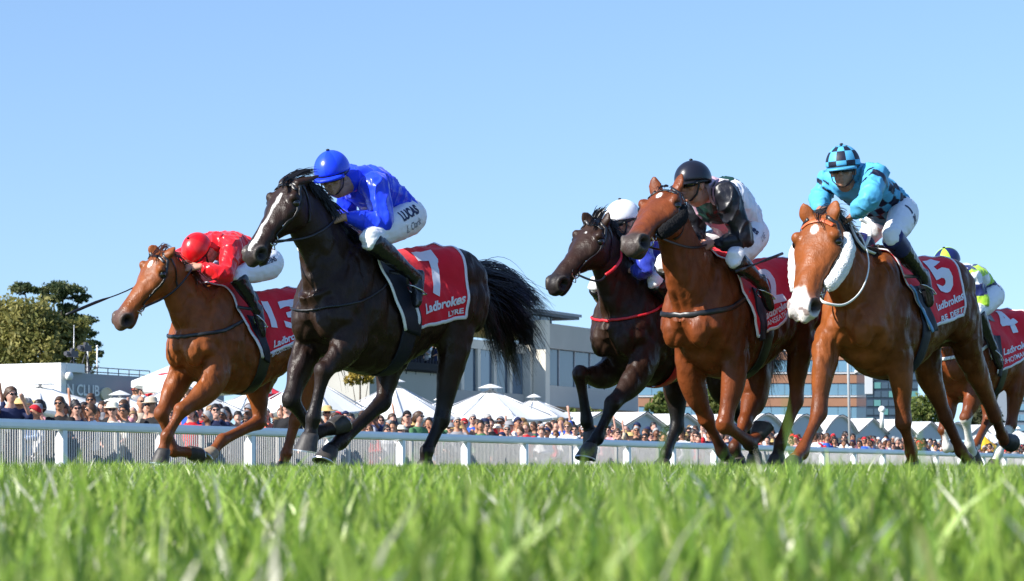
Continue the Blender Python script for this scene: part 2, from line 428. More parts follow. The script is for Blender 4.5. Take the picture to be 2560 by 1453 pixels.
    for s_, e in ((-1, K.get('earR')), (1, K.get('earL'))):
        if e is None: continue
        tip = P(*e); b0 = H(.015, -.03, s_*.066); dv = tip-b0; sd = unit(np.cross(dv, dor))
        mb.loft([(b0-dv*.15, .028*k, .028*k, .034*k), (b0+dv*.15, .028*k, .028*k, .042*k), (b0+dv*.45, .02*k, .02*k, .044*k), (b0+dv*.75, .013*k, .013*k, .030*k), (b0+dv*.95, .008, .008, .012)], side=sd, n=12)
    me = fuse(mb, voxel, 5, .5, name)
    V = coords(me); Nn = normals(me)
    # anatomy by displacement: nostrils, mouth line, eye sockets, ears hollow, muscle relief
    Vh = V-poll; t_ = Vh @ ax/HL; d_ = Vh @ dor/k; l_ = Vh @ lat/k
    hm = (t_ > -.15) & (t_ < 1.15) & (np.abs(l_) < .17) & (d_ > -.33) & (d_ < .16)
    dis = np.zeros(len(V))
    def pinch(c, r, depth):
        dd = np.linalg.norm(V-c, axis=1); return -depth*np.clip(1-(dd/r)**2, 0, 1)**1.5
    nost = np.zeros(len(V)); rim = np.zeros(len(V))
    for s_ in (-1, 1):
        c = H(.930, -.058, s_*.080); dd_ = np.linalg.norm(V-c, axis=1); dis += pinch(c, .044*k, .050*k)+.009*k*np.exp(-((dd_-.046*k)/.011)**2)
        nost = np.maximum(nost, np.clip(2.5-dd_/(.0185*k), 0, 1))
        rim = np.maximum(rim, np.exp(-((dd_-.049*k)/.010)**2))
        dis += pinch(H(.25, -.06, s_*.120), .032*k, .010*k)
        dis += pinch(H(.14, -.055, s_*.10), .035*k, .012*k)
        dis += pinch(H(.62, -.12, s_*.068), .06*k, .010*k)
        dis += pinch(H(.45, -.02, s_*.070), .05*k, .007*k)
    ml = hm & (t_ > .80) & (np.abs(d_+.125) < .007); dis[ml] -= .008
    body = ~hm
    rel = fbm(V, 5.5, 1, 2)*.011 + fbm(V*np.array((1, 1, .6)), 17, 2, 2)*.0065 - .010*np.clip(1-np.abs(fbm(V*np.array((1.3, 1, .55)), 6.5, 9, 1))*3.2, 0, 1)
    legm = sstep(.55, .8, V[:, 2]); dis += rel*legm*np.where(hm, .42, 1)
    # sternum cleft, girdle furrows
    cl = np.exp(-(V[:, 1]/.018)**2)*sstep(.30, .40, V[:, 0])*sstep(.75, .85, V[:, 2])*(1-sstep(1.12, 1.25, V[:, 2])); dis -= cl*.022
    jf = np.exp(-((np.abs(V[:, 1])-.19)/.02)**2)*0; dis += jf
    V = V+Nn*dis[:, None]; set_coords(me, V)
    info = dict(t=t_, d=d_, l=l_, hm=hm, nost=nost, rim=rim, V=V, jp=jp, k=k)
    earm = (t_ < .04) & (d_ > .035) & hm; info['ear'] = earm
    set_color(me, coatf(info))
    o = link(name, me, None, M_COAT); o.matrix_world = fr.M
    o['label'] = label; o['category'] = 'racehorse'; o['group'] = 'racehorses galloping on the turf'
    eb = bvh_of(me)
    for s_ in (-1, 1):
        b = MB(); b.ball(H(.25, -.058, s_*.098*hw), (.026*k, .026*k, .026*k), 14, 10); link('eye', b.mesh(), o, M_EYE)
    for i, leg in enumerate(('RF', 'LF', 'RH', 'LH')):
        if K.get('skip_'+leg): continue
        q = jp[leg]; ft, hf = q[2], q[3]; a = unit(hf-ft); ln = np.linalg.norm(hf-ft)
        fwd = np.cross(np.array((0, 1., 0)), a)
        if K.get('sole_'+leg): a = unit(np.array(K['sole_'+leg]))
        elif hf[2] < .12: a = unit(a+np.array((0, 0, -1.2)))
        fwd = np.cross(np.array((0, 1., 0)), a)*-1
        kf = K.get('flip_'+leg, 1); hm_, pl = hoof_mesh(ft+(hf-ft)*.62, a, fwd*kf)
        ho = link('hoof', hm_, o, M_HOOF_PALE if hoofs[i] else M_HOOF); link('racing_plate', pl, ho, M_ALU)
    return dict(o=o, me=me, bvh=eb, H=H, k=k, fr=fr, poll=poll, nose=nose, ax=ax, lat=lat, dor=dor, jp=jp, HL=HL)

def coat(base, points=None, flank_shade=1.0, mz=.74, belly=None, muzzle=None, blaze=None, star=None, socks=(), mane_dark=None, white_nose=False, point_h=(.42, .62)):
    base = np.array(base)
    def f(I):
        V = I['V']; n = len(V); c = np.tile(base, (n, 1))
        nz = fbm(V[::1], 3.0, 5, 2)
        c *= (1+.10*nz)[:, None]
        if flank_shade < 1:   # shaded flanks painted into the coat: back and barrel darker, partly their own tone
            m_ = (1-sstep(.02, .26, V[:, 0]+.05*nz))*sstep(.62, .84, V[:, 2]+.04*nz)*(~I['hm']); c *= (1-(1-flank_shade)*m_)[:, None]
        def mix(col, m):
            nonlocal c
            c = c*(1-m[:, None])+np.array(col)*m[:, None]
        if points is not None: mix(points, 1-sstep(point_h[0], point_h[1], V[:, 2]+.05*nz))
        t, d, l, hm = I['t'], I['d'], I['l'], I['hm']
        if muzzle is not None: mix(muzzle, np.where(hm, sstep(mz, .92, t+.04*nz+np.abs(d+.05)*.3), 0))
        edge = .005*nz; nz2 = fbm(V, 16, 6, 1) if blaze is not None else 0
        if blaze is not None:
            m = np.zeros(n)
            for (t0, t1, c0, c1, w0, w1) in blaze:
                s = np.clip((t-t0)/(t1-t0), 0, 1); cc = c0+(c1-c0)*s; ww = w0+(w1-w0)*s
                m = np.maximum(m, np.where(hm & (t > t0) & (t < t1) & (d > -.095), 1-sstep(-.004, .005, np.abs(l-cc+.012*nz2)-ww+edge*1.6), 0))
            mix((.80, .78, .74), m)
        if star is not None:
            t0, l0, rt, rl = star
            m = np.where(hm & (d > -.06), 1-sstep(.75, 1.15, np.sqrt(((t-t0)/rt)**2+((l-l0)/rl)**2)+edge*20), 0); mix((.80, .77, .72), m)
        if white_nose:
            m = np.where(hm, sstep(.72, .78, t+.03*nz-np.clip(l-.018, 0, 1)*3.5+np.where(d < -.10, .12, 0)), 0); mix((.70, .64, .60), m); mix((.16, .10, .09), np.where(hm, sstep(.80, .9, t)*(fbm(V, 22, 8, 1) > .18), 0)*.8)
            mix((.30, .28, .10), np.where(hm & (t > .93) & (d < -.12), .5, 0))
        for leg, h0, h1 in socks:
            q = I['jp'][leg]; a = q[2]+(q[1]-q[2])*h1; dist = np.linalg.norm(V-q[2], axis=1); L_ = np.linalg.norm(q[1]-q[2])*h1
            m = ((dist < L_) | (np.linalg.norm(V-(q[1]+q[2])/2, axis=1) < L_*.62)).astype(float); mix((.70, .67, .62), m)
        mix(np.clip(np.array((.10, .085, .075))*(1 if white_nose or muzzle is None or max(muzzle) > .02 else .6), 0, 1), I['rim']*.75*(0 if white_nose else 1))
        mix((.012, .010, .010), np.clip(I['nost'], 0, 1))
        # dark rims around the eyes
        for s_ in (-1, 1):
            dd = np.sqrt(((t-.25)*.62)**2+(d+.058)**2+(l-s_*.112)**2); mix((.012, .01, .009), np.where(hm, 1-sstep(.026, .046, dd), 0)*.9)
        return np.clip(c, 0, 1)
    return f

def headstall(h, mat_, rings=True, brow=None, noseband=False, browmat=None):
    """bridle: browband, cheek straps, throatlatch, bit rings"""
    H, o, bv = h['H'], h['o'], h['bvh']; k = h['k']
    bridle = None
    me = strap(bv, [H(.12, -.03, -.085), H(.085, .02, -.05), H(.08, .03, 0), H(.085, .02, .05), H(.12, -.03, .085)], .022*k, .007)
    bridle = link('browband', me, o, browmat or mat_)
    for s_ in (-1, 1):
        link('cheek_strap', strap(bv, [H(.02, -.03, s_*.055), H(.12, -.055, s_*.088), H(.30, -.085, s_*.10), H(.5, -.085, s_*.075), H(.665, -.085, s_*.055)], .018*k, .006), o, mat_)
        b = MB(); pts = []
        c = H(.70, -.088, s_*.062)
        nrm = unit(h['lat']*s_+h['dor']*.1); e1 = unit(np.cross(nrm, h['ax'])); e2 = np.cross(nrm, e1)
        for i in range(19):
            q = 2*pi*i/18; pts.append(c+e1*cos(q)*.034*k+e2*sin(q)*.034*k)
        b.tube(pts, .0048*k, 6); link('bit_ring', b.mesh(), o, M_STEEL)
        c2 = H(.52, -.085, s_*.078); b = MB(); b.ball(c2, (.012*k, .012*k, .012*k), 10, 6); link('buckle', b.mesh(), o, M_STEEL)
    link('throatlatch', strap(bv, [H(.02, -.03, -.06), H(.12, -.12, -.09), H(.2, -.2, -.06), H(.22, -.23, 0), H(.2, -.2, .06), H(.12, -.12, .09), H(.02, -.03, .06)], .016*k, .006), o, mat_)
    if noseband:
        link('noseband', strap(bv, [H(.6, -.1, -.03), H(.58, -.06, -.06), H(.57, 0, -.03), H(.57, .01, 0), H(.57, 0, .03), H(.58, -.06, .06), H(.6, -.1, .03)], .022*k, .006), o, mat_)
    # bit mouthpiece and chin loop
    b = MB(); b.tube([H(.70, -.088, -.06), H(.71, -.085, 0), H(.70, -.088, .06)], .006*k, 6); link('bit', b.mesh(), o, M_STEEL)
    b = MB(); b.tube(crom(np.array([H(.72, -.10, .062), H(.76, -.135, .06), H(.74, -.15, .03), H(.73, -.15, 0), H(.74, -.15, -.03), H(.72, -.10, -.062)]), 5), .0035*k, 5); link('chin_loop', b.mesh(), o, M_STEEL)

def rein(h, hand, s_=1, mat_=None, sag=.05, r=.008, start=None):
    H = h['H']; a = H(.71, -.09, s_*.066) if start is None else start; hand = np.array(hand, float)
    pts = []
    for i in range(15):
        q = i/14; p = a*(1-q)+hand*q; p = p+np.array((0, s_*.05*sin(pi*q)*(1 if sag < .2 else 1), -sag*sin(pi*q))); pts.append(p)
    co_ = []
    for p in pts:
        loc_, no, _, d = h['bvh'].find_nearest(Vector(p))
        inside = (Vector(p)-loc_).dot(no) < .012
        co_.append(np.array(loc_)+np.array(no)*.014 if inside else p)
    co_ = np.array(co_)
    for _ in range(2): co_[1:-1] = (co_[:-2]+2*co_[1:-1]+co_[2:])/4
    mb = MB(); mb.tube(co_, r, 6, flat=.45); return link('rein', mb.mesh(), h['o'], mat_ or M_BLACK_STRAP)

def trunk_pt(bv, u, th, wc=1.12, off=.012):
    d = np.array((0, sin(th), cos(th))); h = bv.ray_cast(Vector((u, d[1]*1.2, wc+d[2]*1.2)), Vector(-d))
    if h[0] is None: return np.array((u, d[1]*.3, wc+d[2]*.3))
    return np.array(h[0])+d*off

def saddle_cloth(h, uf0, uf1, ub0, ub1, thf, thb, number, brand, hname, wc=1.10, num_pos=(.50, 46), num_size=.42, brand_pos=(.40, 82), name_pos=(.55, 97),
                 bsize=.135, nsize=.085, mark=None, seed=0, notch=True):
    """red cloth over the back: uf/ub are the front and rear edges at the spine and at the hem, th the hem angles"""
    bv, o = h['bvh'], h['o']; NU, NT = 26, 41; G = []
    def edge(q):                      # q in -1..1 around the barrel
        a = abs(q); return uf0+(uf1-uf0)*a**1.3, ub0+(ub1-ub0)*a**1.5, (thf, thb)
    def pt(s, q, off):
        f, b, (tf, tb) = edge(q); u = f+(b-f)*s; th = rad((tf+(tb-tf)*s)*q)
        wob = .008*sin(s*9+q*7+seed)*abs(q)+.006*sin(s*17-q*11+seed*2)*abs(q)
        return trunk_pt(bv, u, th, wc, off+.004+wob)
    vs = [pt(i/NU, -1+2*j/(NT-1), .010) for i in range(NU+1) for j in range(NT)]
    A = np.array(vs).reshape(NU+1, NT, 3)
    for _ in range(2):
        A[1:-1] = (A[:-2]+2*A[1:-1]+A[2:])/4; A[:, 1:-1] = (A[:, :-2]+2*A[:, 1:-1]+A[:, 2:])/4
    mb = MB(); fs = [(i*NT+j, i*NT+j+1, (i+1)*NT+j+1, (i+1)*NT+j) for i in range(NU) for j in range(NT-1)]
    mb.add(A.reshape(-1, 3), fs); me = mb.mesh('cloth')
    so_ = link('saddle_cloth', me, o, M_RED_CLOTH); m = so_.modifiers.new('s', 'SOLIDIFY'); m.thickness = .007; m.offset = 0
    cb = bvh_of(me)
    def onto(s, q, off=.006):
        f, b, (tf, tb) = edge(q); u = f+(b-f)*s; th = rad((tf+(tb-tf)*s)*q); d = np.array((0, sin(th), cos(th)))
        hit = cb.ray_cast(Vector((u, d[1]*1.2, wc+d[2]*1.2)), Vector(-d))
        c_ = np.array(hit[0]) if hit[0] is not None else trunk_pt(bv, u, th, wc, .014); return c_+d*off
    # white edging
    for path in ([(0.0+.012, q) for q in np.linspace(-.99, .99, 60)], [(1-.012, q) for q in np.linspace(-.99, .99, 60)], [(s, .985) for s in np.linspace(.01, .99, 40)], [(s, -.985) for s in np.linspace(.01, .99, 40)]):
        P_ = [onto(s, q, .004) for s, q in path]; b = MB(); b.tube(P_, .007, 6); link('edging', b.mesh(), so_, M_WHITE_PRINT)
    # print on the left side: x of the lettering runs to the rear, y up the barrel
    Rm = .40
    def lay(name, txt, pos, size, shear=0., bold=0., spacing=1., maxw=None, slope=0.0):
        V2, F2 = text_flat(txt, size, shear, 2, bold, spacing)
        if len(V2) == 0: return
        wd = V2[:, 0].max()-V2[:, 0].min(); sx = min(1, maxw/wd) if maxw else 1
        ub_ = pos[0]; out = []
        for (x, y, z) in V2:
            u = ub_-(x-V2[:, 0].min())*sx; th = rad(pos[1])-(y+slope*(x-V2[:, 0].min())*sx)/Rm; d = np.array((0, sin(th), cos(th)))
            hit = cb.ray_cast(Vector((u, d[1]*1.2, wc+d[2]*1.2)), Vector(-d))
            if hit[0] is None: hit = h['bvh'].ray_cast(Vector((u, d[1]*1.2, wc+d[2]*1.2)), Vector(-d))
            c_ = np.array(hit[0]) if hit[0] is not None else np.array((u, d[1]*.3, wc+d[2]*.3)); out.append(c_+d*.0075)
        b = MB(); b.add(out, F2); link(name, b.mesh(), so_, M_WHITE_PRINT)
    lay('number', number, num_pos, num_size, 0, .004)
    lay('brand_lettering', brand, brand_pos, bsize, .12, .0025, .95)
    lay('horse_name', hname, name_pos, nsize, 0, .0005, 1.0)
    return so_

def girth(h, u=-.12, width=.12, mat_=None, lean=0.0):
    me = ring_strap(h['bvh'], (u, 0, 1.1), (0, 1, 0), (lean, 0, 1), width, .012, .004, 0, 360, 60); return link('girth', me, h['o'], mat_ or M_BLACK_STRAP)

def breastplate(h, z=1.02, mat_=None, width=.03, u0=-.05, z0=1.25, sagz=0.0):
    bv = h['bvh']; P = []
    for i in range(33):
        a = rad(-120+240*i/32); d = np.array((cos(a), sin(a), 0)); zz = z+(z0-z)*(abs(i-16)/16)**1.5
        hit = bv.ray_cast(Vector((-.02+d[0]*1.3, d[1]*1.3, zz)), Vector(-d))
        if hit[0] is not None: P.append((np.array(hit[0])+d*.008, d))
    b = MB(); Q = np.array([p for p, _ in P])
    for _ in range(4): Q[1:-1] = (Q[:-2]+2*Q[1:-1]+Q[2:])/4
    b.tube(Q, .004, 8, side=[tuple(d) for _, d in P], flat=width/.008); return link('breastplate', b.mesh(), h['o'], mat_ or M_BLACK_STRAP)

def strands(root_pts, tips, n, seed, r=.0022, seg=7, spread=.05, curl=.04, mid=None, locks=34):
    """locks of hair from root points to tips: thin tapered hairs gathered in locks"""
    rnd = random.Random(seed); mb = MB(); g = lambda s: rnd.gauss(0, s)
    rp = np.array(root_pts, float); tp = np.array(tips, float); LK = []
    def along(A, q):
        q = min(max(q, 0), 1)*(len(A)-1.0001); j = int(q); return A[j]*(1-(q-j))+A[j+1]*(q-j)
    for i in range(locks):
        q = (i+.5)/locks; e = along(tp, q+g(.05)); a = along(rp, q+g(.12))
        LK.append((a, e+np.array((g(spread), g(spread), g(spread))), (a+e)/2+np.array((g(curl), g(curl), g(curl)))+(np.array(mid) if mid is not None else 0), rnd.uniform(.72, 1.0), rnd.random()*6))
    for i in range(n):
        a, e, m_, ln, ph = LK[rnd.randrange(locks)]; wild = rnd.random() < .12
        k_ = 3.0 if wild else 1.0
        a = a+np.array((g(.010), g(.014), g(.010))); e = e+np.array((g(.022), g(.022), g(.022)))*k_; m2 = m_+np.array((g(.028), g(.028), g(.028)))*k_; l2 = ln*rnd.uniform(.75, 1.0); pts = []
        for s in range(seg+1):
            t = s/seg*l2; p = a*(1-t)**2+2*m2*t*(1-t)+e*t*t; p = p+np.array((sin(ph+t*7), cos(ph*1.3+t*6), sin(ph*2+t*6)))*.012*t; pts.append(p)
        mb.tube(pts, [r*(1-.8*s/seg) for s in range(seg+1)], 3)
    return mb.mesh('hair', False)
def hair_mat(name, c):
    if name not in M_MANE: M_MANE[name] = mat(name, c, .42, .5)
    return M_MANE[name]
# ------------------------------------------------------------------ the six horses
HEAD = 38
CHESTNUT, BAY, BLACK, DARKBAY = (.225, .064, .016), (.155, .039, .011), (.023, .0115, .0075), (.030, .0145, .009)
HS = {}
def horse_B():
    fr = Frame(885, 575, 1.55, Ywith(575, 1.57), 36.5)
    K = dict(poll=(722, 447, 0), nose=(612, 632, -.05), earL=(800, 437, .10), earR=(728, 436, -.06), neck_base=(.14, 1.22),
             RF=[(763, 877, -.15), (728, 1000, -.13), (785, 1084, -.11), (856, 1062, -.1)],
             LF=[(866, 870, .17), (808, 930, .15), (782, 1047, .12), (772, 1112, .1)],
             RH=[(975, 905, -.15), (957, 1003, -.13), (850, 1104, -.11), (812, 1136, -.1)],
             LH=[(1130, 890, .17), (1103, 1050, .15), (1066, 1130, .12), (1062, 1172, .1)], sole_RF=(-.75, 0, .5))
    h = make_horse('racehorse', fr, K, coat(BLACK, points=(.014, .010, .009), muzzle=(.030, .022, .019), blaze=[(.19, .25, .010, .008, .003, .010), (.25, .55, .008, .002, .010, .0065), (.55, .84, .002, .006, .0065, .014), (.84, .94, .006, .0, .016, .007)]),
                   'black horse with a long white blaze carrying the jockey in blue')
    HS['B'] = h
def horse_A():
    fr = Frame(548, 712, 1.50, Ywith(712, 1.50), HEAD)
    K = dict(poll=(400, 626, 0), nose=(281, 797, -.16), earL=(440, 616, .12), earR=(370, 615, -.10), neck_base=(.12, 1.14), neck_mid=(.02, 0, -.03), roll=0,
             RF=[(442, 958, -.15), (404, 1035, -.13), (433, 1128, -.11), (497, 1133, -.1)],
             LF=[(530, 968, .17), (452, 1028, .15), (416, 1091, .12), (404, 1146, .1)],
             RH=[(645, 965, -.15), (648, 1053, -.13), (553, 1101, -.11), (521, 1146, -.1)],
             LH=[(770, 960, .17), (738, 1050, .15), (715, 1135, .12), (706, 1172, .1)], sole_RF=(-1, 0, .05))
    h = make_horse('racehorse', fr, K, coat(CHESTNUT, flank_shade=.75, points=(.19, .055, .017), muzzle=(.11, .06, .045), star=(.20, .0, .05, .02), socks=[]),
                   'chestnut horse with a small white star carrying the jockey in red', voxel=.0125, hoofs=(0, 0, 1, 0))
    HS['A'] = h
def horse_C():
    fr = Frame(1608, 655, 1.52, 17.6, HEAD)
    K = dict(poll=(1490, 548, 0), nose=(1370, 703, -.10), earL=(1523, 527, .11), earR=(1454, 529, -.09), neck_base=(.14, 1.16), neck_mid=(.02, 0, -.02),
             RF=[(1530, 940, -.15), (1449, 937, -.14), (1467, 1056, -.12), (1480, 1092, -.1)],
             LF=[(1600, 935, .17), (1530, 1012, .15), (1492, 1095, .12), (1466, 1126, .1)],
             RH=[(1690, 965, -.15), (1692, 1065, -.13), (1664, 1135, -.11), (1655, 1165, -.1)],
             LH=[(1800, 960, .17), (1850, 1040, .15), (1880, 1110, .12), (1890, 1150, .1)], sole_LF=(.25, 0, -.75))
    h = make_horse('racehorse', fr, K, coat(DARKBAY, points=(.010, .009, .009), muzzle=(.018, .015, .015), star=(.22, 0, .02, .008)),
                   'dark bay horse in a red breastplate behind the bay one', voxel=.0125)
    HS['C'] = h
def horse_D():
    fr = Frame(1790, 612, 1.55, Ywith(612, 1.55), 36)
    K = dict(poll=(1664, 468, 0), nose=(1568, 594, .08), earL=(1706, 430, .10), earR=(1633, 436, -.09), neck_base=(.18, 1.20), neck_mid=(.05, 0, -.03), hind_r=.92, head_s=1.0, head_w=1.16,
             RF=[(1727, 955, -.15), (1766, 1047, -.13), (1806, 1130, -.11), (1826, 1163, -.1)],
             LF=[(1842, 912, .17), (1811, 1062, .15), (1875, 1110, .12), (1905, 1078, .1)],
             RH=[(1885, 985, -.15), (1862, 1055, -.13), (1836, 1120, -.11), (1848, 1162, -.1)],
             LH=[(1995, 870, .17), (1990, 1000, .15), (1950, 1110, .12), (1940, 1158, .1)], sole_LF=(-.5, 0, .75))
    h = make_horse('racehorse', fr, K, coat(BAY, flank_shade=.5, mz=.80, points=(.020, .013, .011), muzzle=(.050, .036, .031), star=(.17, .0, .045, .017), point_h=(.12, .34)),
                   'bright bay horse with black sheepskin cheek rolls and a tiny white star')
    HS['D'] = h
def horse_E():
    fr = Frame(2185, 603, 1.57, Ywith(603, 1.57), 35)
    K = dict(poll=(2046, 534, 0), nose=(1988, 772, .02), earL=(2092, 498, .12), earR=(2006, 506, -.11), head_w=1.18, head_s=1.08, neck_base=(.16, 1.20), neck_mid=(.05, 0, -.02),
             RF=[(2062, 872, -.15), (2047, 1033, -.14), (2004, 1130, -.13), (1976, 1162, -.12)],
             LF=[(2250, 895, .17), (2259, 1057, .15), (2278, 1130, .12), (2284, 1170, .1)],
             RH=[(2320, 930, -.15), (2362, 1040, -.13), (2402, 1128, -.11), (2430, 1162, -.1)],
             LH=[(2425, 890, .17), (2487, 1040, .15), (2505, 1088, .12), (2515, 1110, .1)], sole_LH=(-.6, 0, .1), flip_LH=1)
    h = make_horse('racehorse', fr, K, coat(CHESTNUT, flank_shade=.45, points=(.15, .042, .014), muzzle=(.10, .06, .05), star=(.17, 0, .05, .021), white_nose=True),
                   'chestnut horse with white sheepskin cheekpieces and a white muzzle')
    HS['E'] = h
def horse_F():
    fr = Frame(2412, 762, 1.53, Ywith(762, 1.53), 38)
    K = dict(poll=(2345, 690, 0), nose=(2290, 830, 0), neck_base=(.14, 1.16),
             RF=[(2372, 1005, -.15), (2360, 1077, -.13), (2366, 1120, -.11), (2384, 1118, -.1)],
             LF=[(2436, 985, .17), (2414, 1046, .15), (2424, 1112, .12), (2438, 1150, .1)],
             RH=[(2470, 985, -.15), (2470, 1050, -.13), (2440, 1112, -.11), (2425, 1135, -.1)],
             LH=[(2540, 960, .17), (2528, 1060, .15), (2495, 1135, .12), (2482, 1165, .1)], sole_RF=(-.7, 0, .4))
    h = make_horse('racehorse', fr, K, coat(BAY, points=(.12, .036, .013), muzzle=(.03, .02, .02), socks=[('LF', 0, .95), ('LH', 0, .6)]),
                   'bay horse with white stockings at the far right behind the others', voxel=.016)
    HS['F'] = h

_only = 'ABCDEF'
for q in 'ABCDEF':
    if q in _only: globals()['horse_'+q]()
# ------------------------------------------------------------------ jockeys
M_SKIN = mat('skin', (.50, .25, .17), .5, .35, var=(40, .10), bump=(120, .12, .002))
M_BREECHES = mat('white_breeches', (.78, .78, .80), .5, .35, bump=(22, .35, .012))
M_BOOT = mat('black_boot', (.010, .010, .012), .22, .5, bump=(20, .25, .01))
M_BOOT_TOP = mat('navy_boot_top', (.012, .016, .10), .4, .4)
M_LENS = mat('goggle_lens', (.03, .022, .015), .06, .8, coat=.6)
M_FRAME = mat('goggle_frame', (.012, .012, .012), .4, .4)
M_PRINT_NAVY = mat('navy_print', (.01, .015, .06), .6, .3)
M_PRINT_GREY = mat('grey_ink', (.18, .18, .22), .6, .3)
M_SILK = mat('satin_silks', attr='coat', rough=.28, spec=.34, bump=(9, .45, .03, (1.8, 1, .5)), var=(5, .10), sheen=.15)
M_SILK_MATT = mat('lycra_silks', attr='coat', rough=.5, spec=.22, bump=(12, .35, .02))
M_CAP = mat('satin_cap', attr='coat', rough=.30, spec=.4, bump=(20, .22, .006))
M_CAP_MATT = mat('cloth_cap', attr='coat', rough=.55, spec=.35, bump=(16, .30, .008))
M_WHIP = mat('whip_black', (.012, .012, .013), .4, .4)

def fingers(mb, wrist, palm, grip, lat_, size=1.0):
    """palm with four unequal curled fingers and a thumb; palm: direction wrist->knuckles, grip: side the fingers curl to, lat_: across the knuckles towards the thumb"""
    p = unit(palm); g = unit(grip - p*(np.asarray(grip) @ p)); l = np.cross(p, g); l = l if l @ np.asarray(lat_) > 0 else -l
    w = np.asarray(wrist, float); s = size
    mb.loft([(w-p*.03*s, .020*s, .020*s, .026*s), (w+p*.015*s, .021*s, .021*s, .034*s), (w+p*.055*s, .018*s, .018*s, .043*s), (w+p*.09*s, .014*s, .014*s, .042*s)], side=l, n=12, sub=3)
    for i, ln in enumerate((.92, 1.0, .94, .76)):
        k = w+p*.085*s+l*(.030-.0205*i)*s
        a = k+p*.030*s*ln+g*.012*s; b = a+(p*.004+g*.030)*s*ln; c = b+(-p*.020+g*.010)*s*ln
        mb.tube([k-p*.012*s, k+p*.008*s, a, (a+b)/2, b, c], [.0095*s, .0098*s, .0092*s, .0088*s, .0083*s, .007*s], 8)
    t0 = w+p*.025*s+l*.030*s; t1 = t0+(p*.030+l*.022+g*.010)*s; t2 = t1+(p*.026-l*.004+g*.018)*s
    mb.tube([t0-l*.01*s, t0, t1, (t1+t2)/2+l*.002, t2], [.011*s, .0125*s, .0112*s, .0105*s, .008*s], 8)

